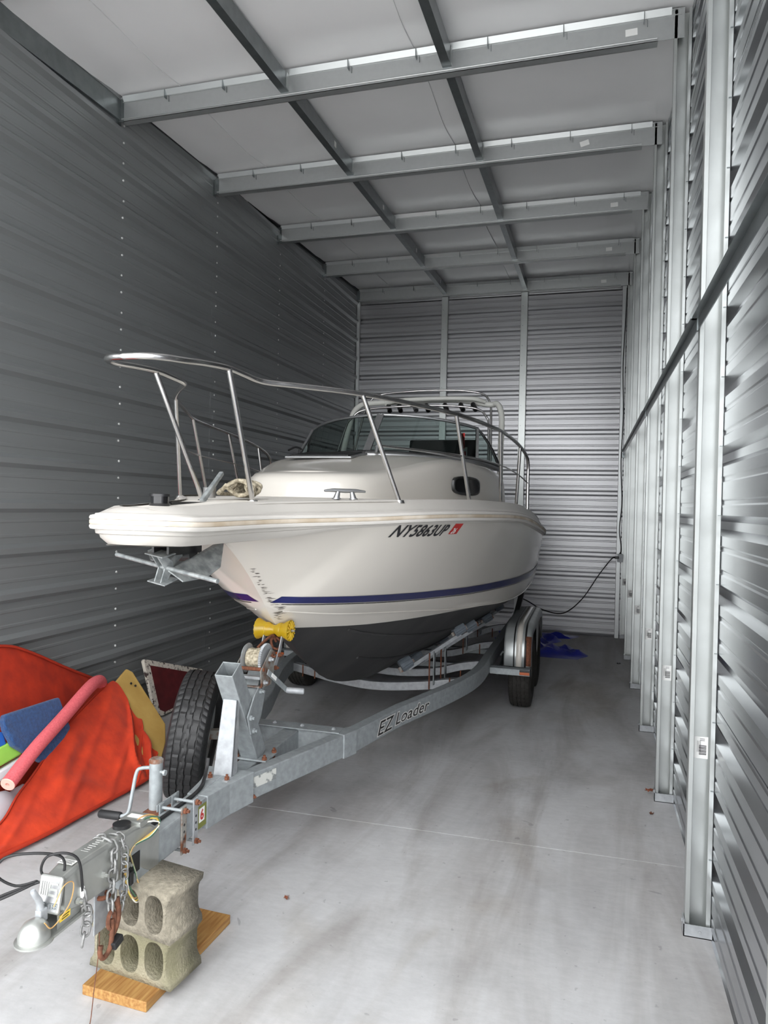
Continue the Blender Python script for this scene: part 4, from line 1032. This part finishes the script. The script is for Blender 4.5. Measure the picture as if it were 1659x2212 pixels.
def rim_mesh(out):
    s = out
    mb = MB().lathe([(-.060 * 1, .192), (-.065, .200), (.065, .200), (.075, .198), (.070, .188), (.05, .175), (.045, .15), (.02 * s, .13), (.05 * s, .10), (.045 * s, .06), (.05 * s, .045), (.085 * s, .04), (.09 * s, .0)], (0, 0, 0), (1, 0, 0), 30)
    for k in range(5):
        a = 2 * math.pi * k / 5; c, q = math.cos(a), math.sin(a); mb.cyl((.045 * s, .075 * c, .075 * q), (.065 * s, .075 * c, .075 * q), .011, 6)
    return mb
tire_me = tire_mesh()
def wheel(x, v, z, out, m_='tire', rot=None, name='wheel'):
    wh = thing(name, None, None, (x, v, z)); wh.parent = tr
    if rot: wh.rotation_euler = rot
    obj('tire', tire_me, m_, wh, smooth=30); obj('rim', rim_mesh(out), 'rim_paint', wh, smooth=35)
    obj('sidewall_ring', MB().tube([(out * .1015, .268 * math.cos(a), .268 * math.sin(a)) for a in np.linspace(0, 2 * math.pi, 40)[:-1]], .003, 4, closed=True), m_, wh)
    return wh
for sg in (1, -1):
    for v in (.0, .80): wheel(sg * 1.115, v, .345, sg, 'tire_rear')
spare = wheel(-.375, -3.425, .60, 1, 'tire', (0, R(7), R(21)), 'spare_wheel')
obj('spare_bracket', MB().bar((-.33, -3.41, .60), (-.20, -3.36, .60), .05, .05).bar((-.20, -3.36, .64), (-.20, -3.36, .42), .06, .012, (0, 1, 0)).bar((-.26, -3.40, .47), (-.12, -3.34, .47), .06, .012), 'rust_galv', tr, bevel=.004)
for v in (0, .80):
    ax = obj('axle', MB().bar((-1.0, v, .33), (1.0, v, .33), .06, .06), 'galv_dark', tr, bevel=.006)
    for sg in (1, -1): obj('leaf_spring', MB().tube(curve([(sg * .90, v - .36, .40), (sg * .90, v - .18, .335), (sg * .90, v, .31), (sg * .90, v + .18, .335), (sg * .90, v + .36, .40)], 4), .02, 6), 'galv_dark', tr, smooth=60)
# fenders
def fender(sg):
    path = [(-.42, .46), (-.42, .56), (-.405, .66), (-.36, .725), (-.29, .778), (-.20, .803), (-.08, .81), (.40, .81), (.88, .81), (1.0, .803), (1.09, .778), (1.16, .725), (1.205, .66), (1.22, .56), (1.22, .46)]
    rows = []; cen = []
    for i, (v, z) in enumerate(path):
        a, b = path[max(i - 1, 0)], path[min(i + 1, len(path) - 1)]; t = Vector((b[0] - a[0], b[1] - a[1])).normalized(); n = Vector((-t.y, t.x))
        row = []
        cen.append((v + n.x * .014, z + n.y * .014))
        for u, d in ((.985, -.0), (1.0, .004), (1.06, .008), (1.17, .010), (1.205, .004), (1.222, -.012), (1.226, -.04), (1.226, -.085)):
            row.append((sg * u, v + n.x * d, z + n.y * d))
        rows.append(row)
    return MB().grid(rows), cen
for sg in (1, -1):
    fe = obj('fender', fender(sg)[0], 'fender_metal', tr, smooth=40, solid=.003); FR = fender(sg)[1]
    side = MB()                                  # outer skirt between the wheels
    side.prism([(sg * 1.225, .22, .74), (sg * 1.224, .58, .76), (sg * 1.224, .50, .50), (sg * 1.224, .40, .44), (sg * 1.224, .30, .50)], (sg * .003, 0, 0))
    obj('fender_skirt', side, 'fender_metal', fe)
    for u, m_, w in ((1.075, 'plastic_black', .012), (1.175, 'plastic_black', .016), (1.12, 'gel_white', .05)):
        rows = [[(sg * (u - w / 2), v, z), (sg * (u + w / 2), v, z)] for v, z in FR]
        obj('fender_stripe', MB().grid(rows), m_, fe, smooth=60, solid=.002)
    rp_ = MB().add([(sg * 1.2425, v, z) for v, z in ((-.40, .48), (-.37, .70), (-.30, .765), (-.25, .70), (-.29, .56), (-.33, .49))] , [tuple(range(6))])
    obj('rust_patch', MB().grid([[(sg * 1.175, v, z), (sg * 1.20, v, z), (sg * 1.226, v + .012, z - .004)] for v, z in ((-.431, .47), (-.431, .56), (-.418, .66), (-.378, .728))]), 'rust', fe, smooth=60, solid=.002)
    sb_ = obj('step_bar', MB().lohi((sg * .87, -.50, .445), (sg * 1.225, -.40, .452)).lohi((sg * .87, -.50, .395), (sg * 1.225, -.494, .452)), 'galv_trailer', tr, bevel=.003)
    obj('marker_light', MB().lohi((sg * 1.135, -.512, .405), (sg * 1.222, -.494, .43)), 'amber', tr, bevel=.004)
    obj('marker_light_body', MB().lohi((sg * 1.135, -.509, .43), (sg * 1.222, -.494, .448)), 'plastic_black', tr, bevel=.003)
    obj('guide_post', MB().bar((sg * .955, .55, .60), (sg * 1.05, .95, 1.12), .05, .05, (1, 0, 0)), 'plastic_black', tr, bevel=.004)
    obj('fender_brace', MB().bar((sg * .93, .45, .53), (sg * .97, .45, .82), .04, .012), 'galv_trailer', tr)

# curved cross members and wobble rollers
for v, dz in ((-1.12, 0), (-.45, -.03), (.55, -.05), (1.7, -.06)):
    pts = curve([(-.84, v + .04, .46), (-.62, v + .01, .43), (-.35, v - .05, .40 + dz), (0, v - .09, .382 + dz), (.35, v - .05, .40 + dz), (.62, v + .01, .43), (.84, v + .04, .46)], 5); mb = MB(); rows = []
    for i, p in enumerate(pts): rows.append([p + Vector((0, a, b)) for a, b in ((-.035, -.035), (.035, -.035), (.035, .035), (-.035, .035))])
    mb.grid(rows, closed=True); obj('cross_member', mb, 'galv_pale', tr, bevel=.006)
def ribbed_roller(p, d, L=.105, r=.052):
    p = V3(p); d = V3(d).normalized()
    mb = MB().lathe([(-L / 2, .012), (-L / 2, r * .82), (-L / 2 + .012, r * .9), (L / 2 - .012, r * .9), (L / 2, r * .82), (L / 2, .012)], p, d, 20)
    x = d.orthogonal().normalized(); y = d.cross(x)
    for k in range(14):
        a = 2 * math.pi * k / 14; q = x * math.cos(a) + y * math.sin(a); mb.bar(p + q * r * .92 - d * (L / 2 - .006), p + q * r * .92 + d * (L / 2 - .006), .010, .010, q)
    return mb
for sg in (1, -1):
    for v0, (ua, ub) in ((-1.20, (.31, .69)), (-.92, (.34, .74)), (.30, (.33, .72)), (1.3, (.33, .72))):
        za = f_K(v0) + (f_zc(v0) - f_K(v0)) * (ua / f_uc(v0)) ** 1.09; zb_ = f_K(v0) + (f_zc(v0) - f_K(v0)) * (ub / f_uc(v0)) ** 1.09
        pa, pb = V3((sg * ua, v0 - .10, za - .10)), V3((sg * ub, v0 + .16, zb_ - .105)); d = (pb - pa).normalized()
        bar_ = obj('roller_bar', MB().bar(pa, pb, .03, .032), 'galv_pale', tr, bevel=.003)
        for p in (pa, pb):
            up = Vector((-sg * .45, 0, .9)).normalized()
            obj('keel_roller', ribbed_roller(p + up * .045 - d * .0, d), 'roller_grey', tr, smooth=40)
            for e_ in (-1, 1): obj('roller_fork', MB().bar(p + d * .06 * e_, p + up * .045 + d * .058 * e_, .006, .03, d), 'rust_galv', tr)
        mid = pa.lerp(pb, .5)
        obj('roller_bracket', MB().bar((mid.x, mid.y, .42), mid, .012, .06, (0, 1, 0)), 'galv_dark', tr, bevel=.003)
        obj('u_bolt', MB().tube([(mid.x - .03, mid.y - .05, .39), (mid.x - .03, mid.y - .05, mid.z - .01)], .006, 6).tube([(mid.x + sg * .14, mid.y - .05, .40), (mid.x + sg * .14, mid.y - .05, .50)], .006, 6), 'rust', tr)

# ------------------------------------------------------------------ anchor and rope on the bow
def to_world(u, v, z): return (BO[0] + u * math.cos(BRZ) - v * math.sin(BRZ), BO[1] + u * math.sin(BRZ) + v * math.cos(BRZ), z)
AN = (0, -4.33, 1.61)
anc = thing('fluke_anchor', 'galvanized fluke anchor hanging under the bow pulpit of the boat', 'anchor', to_world(*AN), BRZ)
rel = lambda *p: (p[0] - AN[0], p[1] - AN[1], p[2] - AN[2])
sa, sb = V3((-.30, -4.236, 1.645)), V3((.30, -4.422, 1.575))
obj('stock', MB().cyl(rel(*sa), rel(*sb), .0095, 12), 'anchor_galv', anc, smooth=40)
sd = (sb - sa).normalized(); mid = (sa + sb) / 2
aft = Vector((.0, .9, .22)); aft = (aft - sd * aft.dot(sd)).normalized(); nn_ = sd.cross(aft).normalized()
def apt(a, b, c=0): return V3(rel(*(mid + sd * a + aft * b + nn_ * c)))
for pl4 in ([(.03, -4.345, 1.60), (.045, -3.97, 1.70), (.07, -3.955, 1.698), (.135, -4.10, 1.60), (.13, -4.20, 1.565), (.085, -4.32, 1.555)],
            [(-.03, -4.30, 1.625), (-.045, -3.95, 1.705), (-.07, -3.95, 1.703), (-.20, -4.05, 1.675), (-.215, -4.13, 1.655), (-.12, -4.25, 1.628)]):
    P4 = [V3(rel(*q)) for q in pl4]; nf = (P4[1] - P4[0]).cross(P4[3] - P4[0]).normalized()
    obj('fluke', MB().prism(P4, nf * .006), 'anchor_galv', anc)
for sg in (1, -1):       # crown plates above and below the stock
    obj('crown_plate', MB().prism([apt(-.055, -.05, sg * .06), apt(.055, -.05, sg * .06), apt(.045, .03, sg * .055), apt(-.045, .03, sg * .055)], nn_ * .006), 'anchor_galv', anc, bevel=.002)
for a in (-.022, .016):
    obj('crown_web', MB().prism([apt(a, -.045, -.06), apt(a, -.01, -.06), apt(a, .03, -.01), apt(a, .03, .02), apt(a, -.01, .06), apt(a, -.045, .06), apt(a, -.015, .0)], sd * .006), 'anchor_galv', anc, bevel=.001)
obj('shank', MB().bar(rel(0, -4.33, 1.60), rel(0, -4.07, 1.735), .014, .035, (0, 0, 1)).bar(rel(0, -4.07, 1.735), rel(0, -3.93, 1.78), .014, .035), 'anchor_galv', anc, bevel=.002)
arm_ = obj('anchor_lever', MB().bar((0, -.11, -.03), (0, .07, .11), .022, .026, (0, 0, 1), h1=.018), 'anchor_galv', None, bevel=.004)
arm_.location = to_world(.0, -3.93, 1.915); arm_.rotation_euler = (0, 0, BRZ)
tag(arm_, 'grey metal lever arm sticking up from the bow pulpit slot', 'lever')
rope_pts = []
for k in range(110):
    t = k / 109; a = t * 2 * math.pi * 6.5
    rope_pts.append((.02 + .045 * math.cos(a) * (1 + .3 * math.sin(k)), (t - .5) * .20, .04 + .036 * math.sin(a)))
rope_pts += [(.0, .13, .02), (-.05, .10, .012), (-.08, .0, .012), (-.07, -.12, .014), (-.03, -.17, .03), (.0, -.2, .05)]
rp2 = obj('anchor_rope', MB().tube(curve(rope_pts, 2), .011, 6), 'rope', None, smooth=60)
rp2.location = to_world(.03, -3.72, 1.915); rp2.rotation_euler = (0, 0, R(8)); tag(rp2, 'coiled beige anchor rope on the foredeck behind the bow pulpit', 'rope')
cn = obj('tin_can', MB().lathe([(0, 0), (0, .03), (.004, .032), (.045, .032), (.05, .034), (.052, .03), (.052, 0)], (0, 0, 0), (0, 0, 1), 18), 'alu', None, smooth=35)
cn.location = to_world(-.10, -3.80, 1.905); tag(cn, 'small silver metal cap standing beside the coiled anchor rope', 'cap')

# ------------------------------------------------------------------ blocks and lumber under the tongue
def cinder_block(L=.395, Hh=.192, D=.19):
    """lying on its side: three oval cores run front to back"""
    mb = MB(); nc = 3; n = 48; cells = []
    web = .028; cw = (L - 2 * .036 - 2 * web) / 3
    edges = [-L / 2, -L / 2 + .036 + cw + web / 2, L / 2 - .036 - cw - web / 2, L / 2]
    def conc(x, z):    # concave end faces
        if abs(abs(x) - L / 2) < 1e-6: return math.copysign(abs(x) - .024 * math.exp(-(z / (Hh * .33)) ** 6), x)
        return x
    for c in range(3):
        x0, x1 = edges[c], edges[c + 1]; cx = (-L / 2 + .036 + cw / 2) + c * (cw + web); hw, hh = cw / 2, Hh / 2 - .024
        outer, inner = [], []
        for k in range(n):
            a = 2 * math.pi * (k + .5) / n; ca, sa_ = math.cos(a), math.sin(a)
            inner.append((cx + hw * math.copysign(abs(ca) ** .85, ca), hh * math.copysign(abs(sa_) ** .75, sa_)))
            dx = (x1 - cx) if ca > 0 else (cx - x0); t = min(dx / abs(ca) if abs(ca) > 1e-6 else 9, (Hh / 2) / abs(sa_) if abs(sa_) > 1e-6 else 9)
            outer.append([cx + ca * t, sa_ * t])
        for (tx, tz) in ((x0, -Hh / 2), (x0, Hh / 2), (x1, -Hh / 2), (x1, Hh / 2)):     # snap to the corners
            k = min(range(n), key=lambda i: (outer[i][0] - tx) ** 2 + (outer[i][1] - tz) ** 2); outer[k] = [tx, tz]
        O_ = [(conc(x, z), z) for x, z in outer]
        rows = [[(x, D / 2, z) for x, z in O_], [(x, D / 2, z) for x, z in inner], [(x, 0, cxz) for x, cxz in inner], [(x, -D / 2, z) for x, z in inner], [(x, -D / 2, z) for x, z in O_]]
        mb.grid(rows, closed=True)
        sides = []
        for k in range(n):
            k2 = (k + 1) % n; a, b = outer[k], outer[k2]
            onout = (abs(a[1]) > Hh / 2 - 1e-6 and abs(b[1]) > Hh / 2 - 1e-6) or (abs(abs(a[0]) - L / 2) < 1e-6 and abs(abs(b[0]) - L / 2) < 1e-6)
            if onout:
                p, q = O_[k], O_[k2]; mb.add([(p[0], -D / 2, p[1]), (q[0], -D / 2, q[1]), (q[0], D / 2, q[1]), (p[0], D / 2, p[1])], [(0, 1, 2, 3)])
    return mb
def weld(o):
    bm = bmesh.new(); bm.from_mesh(o.data); bmesh.ops.remove_doubles(bm, verts=bm.verts, dist=.0004); bmesh.ops.recalc_face_normals(bm, faces=bm.faces); bm.to_mesh(o.data); bm.free()
pk = obj('lumber_plank', MB().box((0, 0, .0195), (.288, .60, .039)), 'pine', None, bevel=.003)
pk.location = (-1.662, 2.575, 0); pk.rotation_euler = (0, 0, R(-2)); tag(pk, 'short yellow pine plank on the floor under the concrete blocks', 'plank')
b1 = obj('concrete_block', cinder_block(), 'block_moss', None, smooth=18); weld(b1)
b1.location = (-1.662, 2.460, .039 + .096); b1.rotation_euler = (0, 0, R(-6)); tag(b1, 'mossy tan concrete block with oval cores lying on the pine plank', 'block', 'stacked concrete blocks')
b2 = obj('concrete_block', cinder_block(), 'block', None, smooth=18); weld(b2)
b2.location = (-1.650, 2.445, .039 + .192 + .094); b2.rotation_euler = (0, R(.6), R(-8)); tag(b2, 'clean tan concrete block under the trailer tongue, upper of two', 'block', 'stacked concrete blocks')

# ------------------------------------------------------------------ things piled along the left wall
def draped(topc, botc, n=40, m=14, amp=.02, thick=.05, bulge=.05, seed=0, normal=(.716, -.06, .695)):
    rng = random.Random(seed); N = V3(normal); tp = curve(topc, 10); bt = curve(botc, 10)
    def at(P, t):
        x = t * (len(P) - 1); i = min(int(x), len(P) - 2); return P[i].lerp(P[i + 1], x - i)
    ph = [rng.uniform(0, 6.28) for _ in range(6)]
    rows = []; back = []
    for i in range(n + 1):
        s = i / n; a, b = at(bt, s), at(tp, s); r = []; rb_ = []
        for k in range(m + 1):
            t = k / m; p = a.lerp(b, t); env = math.sin(math.pi * t) ** .6 * math.sin(math.pi * min(max(s, .02), .98)) ** .5
            fold = lambda x: math.exp(-(((x % 1.0) - .5) / .10) ** 2)
            wv = amp * (fold(4.2 * s + 1.1 * t + .3 * math.sin(5 * t) + ph[0]) * .5 + math.sin(17 * s + 5 * t + ph[1]) * .18 + fold(7 * s - .8 * t + ph[2]) * .28 * (1 - t) - .25)
            r.append(p + N * (bulge * env + wv * env)); rb_.append(p - N * thick * (.3 + .7 * env))
        rows.append(r); back.append(rb_)
    mb = MB().grid(rows); mb.grid(back, flip=True)
    mb.grid([[r[0] for r in rows], [r[0] for r in back]]); mb.grid([[r[-1] for r in rows], [r[-1] for r in back]])
    mb.grid([rows[0], back[0]]); mb.grid([rows[-1], back[-1]])
    return mb, rows
oc1 = thing('orange_cushion', 'orange fabric towable cushion with torn cover showing tan board', 'cushion', (-2.9, 3.6, 0))
OC = V3((-2.9, 3.6, 0)); rl_ = lambda L: [tuple(V3(p) - OC) for p in L]
tp = [(-3.0, 2.55, .10), (-2.99, 2.85, .12), (-2.999, 3.088, .139), (-3.055, 3.267, .213), (-3.10, 3.444, .273), (-3.21, 3.84, .421), (-3.299, 4.335, .556), (-3.29, 4.44, .556), (-3.195, 4.435, .457), (-3.14, 4.40, .40), (-3.081, 4.395, .335), (-3.06, 4.43, .31), (-3.02, 4.37, .27), (-2.964, 4.375, .212), (-2.91, 4.335, .155), (-2.88, 4.36, .12), (-2.863, 4.325, .107)]
bt_ = [(-2.90, 2.5, .03), (-2.895, 2.80, .03), (-2.89, 2.98, .03), (-2.85, 3.26, .03), (-2.835, 3.5, .03), (-2.82, 3.75, .03), (-2.805, 3.95, .03), (-2.80, 4.05, .032), (-2.80, 4.12, .034), (-2.803, 4.16, .035), (-2.81, 4.20, .038), (-2.83, 4.26, .05)]
mb, rows = draped(rl_(tp), rl_(bt_), 110, 24, .085, .055, .022, 3)
cv = obj('fabric_cover', mb, 'orange_fabric', oc1, smooth=60)
obj('bottom_piping', MB().tube([r[0] + Vector((.006, 0, .0)) for r in rows], .012, 6), 'orange_seam', oc1, smooth=60)
obj('top_piping', MB().tube([r[-1] for r in rows[:42]], .007, 6), 'orange_seam', oc1, smooth=60)
tb = [V3(p) - OC for p in ((-2.80, 4.13, .02), (-3.27, 4.33, .53), (-3.336, 4.629, .619), (-3.30, 4.66, .59), (-2.973, 4.606, .243), (-2.90, 4.50, .15), (-2.855, 4.39, .095), (-2.80, 4.22, .03))]
obj('board', MB().prism([p - Vector((.716, -.06, .695)) * .008 for p in tb], Vector((.716, -.06, .695)) * -.045), 'tan_board', oc1, bevel=.012, seg=3)
for a in ((-3.235, 4.545, .533), (-3.215, 4.57, .512)):
    p = V3(a) - OC; N_ = Vector((.716, -.06, .695)); obj('grommet_hole', MB().cyl(p - N_ * .012, p - N_ * .004, .008, 10), 'ink', oc1)
oc2 = thing('orange_cushion', 'large orange fabric cushion leaning against the left wall behind the pool noodle', 'cushion', (-3.45, 3.9, 0))
OC2 = V3((-3.45, 3.9, 0)); rl2 = lambda L: [tuple(V3(p) - OC2) for p in L]
tp = [(-3.58, 2.6, 1.0), (-3.59, 3.2, .985), (-3.60, 3.683, .937), (-3.60, 3.92, .855), (-3.60, 4.3, .66), (-3.60, 4.74, .44), (-3.58, 4.98, .25), (-3.50, 5.1, .10)]
bt_ = [(-3.36, 2.6, .04), (-3.36, 3.1, .04), (-3.36, 3.5, .04), (-3.36, 3.8, .04), (-3.36, 4.2, .04), (-3.36, 4.6, .04), (-3.38, 4.9, .04), (-3.45, 5.06, .05)]
mb, rows = draped(rl2(tp), rl2(bt_), 40, 14, .008, .06, .030, 5, (.95, 0, .25))
obj('fabric_cover', mb, 'orange_fabric_rear', oc2, smooth=60)
obj('piping', MB().tube([r[-1] + Vector((.01, 0, .0)) for r in rows], .010, 6), 'orange_seam', oc2, smooth=60)
# pool noodle
npth = curve([(-3.03, 3.17, .315), (-3.08, 3.42, .42), (-3.14, 3.72, .515), (-3.20, 3.98, .595), (-3.25, 4.14, .620), (-3.29, 4.25, .610), (-3.32, 4.31, .580)], 8)
nd = thing('pool_noodle', 'pink foam pool noodle lying across the orange cushions', 'pool noodle', (-3.03, 3.17, .28)); NO_ = V3((-3.03, 3.17, .28))
obj('foam_tube', MB().tube([p - NO_ for p in npth], .041, 18, cap=False), 'noodle', nd, smooth=60)
for e, d in ((npth[0], (npth[0] - npth[1]).normalized()), (npth[-1], (npth[-1] - npth[-2]).normalized())):
    e = e - NO_; mb = MB().lathe([(0, .041), (.004, .039), (.004, .012), (-.02, .011)], e, d, 18); mb.lathe([(-.02, .011), (-.02, 0)], e, d, 18)
    obj('cut_end', mb, 'noodle_end', nd, smooth=40)
# carpeted board and foam pieces
cbp = [(-3.235, 3.36, .625), (-3.235, 3.80, .615), (-3.16, 3.82, .42), (-3.12, 3.62, .30), (-3.12, 3.53, .305), (-3.17, 3.365, .45), (-3.20, 3.33, .55), (-3.215, 3.335, .60)]
cbd = obj('carpeted_board', MB().prism(cbp, (-.045, .0, -.012)), 'carpet_blue', None, bevel=.012, seg=3); tag(cbd, 'blue carpeted board stuck between the orange cushions under the noodle', 'board')
fb = obj('foam_mat', MB().box((-3.27, 3.06, .475), (.06, .62, .085), Matrix.Rotation(R(-18), 3, 'Y')), 'foam_blue', None, bevel=.012); tag(fb, 'bright blue foam mat edge beside the carpeted board', 'mat')
fg = obj('foam_mat', MB().box((-3.23, 3.12, .375), (.06, .66, .10), Matrix.Rotation(R(-18), 3, 'Y') @ Matrix.Rotation(R(6), 3, 'X')), 'foam_green', None, bevel=.010); tag(fg, 'lime green foam mat under the bright blue mat', 'mat')
pw = obj('plastic_tray', MB().box((-3.205, 3.17, .285), (.07, .70, .06), Matrix.Rotation(R(-18), 3, 'Y') @ Matrix.Rotation(R(7), 3, 'X')), 'plastic_white', None, bevel=.014); tag(pw, 'white plastic tray edge below the lime green mat', 'tray')
mb = MB(); rows = []
for i in range(19):
    row = []
    for k in range(13):
        x = -3.33 + .30 * k / 12; y = 2.45 + 1.25 * i / 18; e = math.sin(math.pi * k / 12) ** .5 * math.sin(math.pi * min(max(i / 18, .0), 1)) ** .5
        row.append((x, y, .004 + e * (.20 + .03 * math.sin(x * 23 + y * 11) + .03 * math.sin(y * 19 - x * 9))))
    rows.append(row)
mb.grid(rows); pb_ = obj('plastic_bag', mb, 'bag_grey', None, smooth=70); tag(pb_, 'grey plastic storage bag slumped between the orange cushions', 'bag')
# chipped dark red board
rb0 = thing('wooden_board', 'dark red painted board with chipped white edges behind the spare tire', 'board', (-3.52, 5.6, 0))
LO = V3((-3.52, 5.6, 0))
def rbp(y, t): return Vector((-3.52 - .13 * t, y, .52 * t)) - LO
pol = [rbp(5.40, .04), rbp(5.31, .12), rbp(5.285, .99), rbp(5.31, 1.0), rbp(6.15, .50), rbp(6.2, .03)]
obj('panel_core', MB().prism([tuple(p) for p in pol], (-.028, 0, -.006)), 'board_chip', rb0, bevel=.006)
inn = [rbp(5.44, .08), rbp(5.375, .15), rbp(5.36, .88), rbp(6.05, .46), rbp(6.1, .09)]
obj('painted_face', MB().prism([tuple(p + Vector((.0015, 0, 0))) for p in inn], (-.004, 0, 0)), 'board_red', rb0)

# blue tarp crumpled on the floor by the back wall
mb = MB(); rows = []
rng = random.Random(9)
for i in range(31):
    row = []
    for k in range(25):
        s, t = i / 30, k / 24; y = 9.25 + 1.75 * s; xr = -.20 + .18 * math.sin(5.2 * s + .6) + (.16 if s > .8 else 0) - .22 * math.exp(-((s - .5) / .13) ** 2)
        x = -1.25 + (xr + 1.25) * t
        e = min(1, 8 * (1 - t)) * min(1, 6 * s) * min(1, 6 * (1 - s)) * (.3 + .7 * min(1, 3 * t + .3))
        z = .004 + e * (.05 + .03 * math.sin(9 * x + 4 * y) + .025 * math.sin(17 * y - 7 * x + 1) + .02 * math.sin(29 * x + 13 * y) + rng.uniform(0, .012))
        row.append((x + .03 * math.sin(14 * y), y, max(z, .003)))
    rows.append(row)
mb.grid(rows); tp_ = obj('tarp', mb, 'tarp_blue', None, smooth=25); tag(tp_, 'crumpled royal blue tarp on the floor behind the trailer wheels', 'tarp')
# bits on the floor
def leaf(loc, rz, s, label, m_='leaf'):
    pts = []
    for k in range(14):
        a = 2 * math.pi * k / 14; r = s * (1 if k % 2 else .55); pts.append((r * math.cos(a), .7 * r * math.sin(a), .004 + .006 * (k % 3)))
    o = obj('dry_leaf', MB().prism(pts, (0, 0, .0015)), m_, None); o.location = loc; o.rotation_euler = (0, 0, rz); tag(o, label, 'leaf')
leaf((.415, 5.02, .03), .4, .035, 'reddish dry leaf caught at the foot of a wall stud')
leaf((.405, 4.715, .0), 1.2, .022, 'small dark dry leaf on the concrete near the wall studs', 'chain_rust')
leaf((-1.35, 3.13, .0), 2.2, .02, 'tiny brown leaf on the open floor beside the trailer tongue', 'leaf')
leaf((.37, 9.2, .0), .2, .03, 'dark leaf scrap on the floor near the back corner', 'ink')
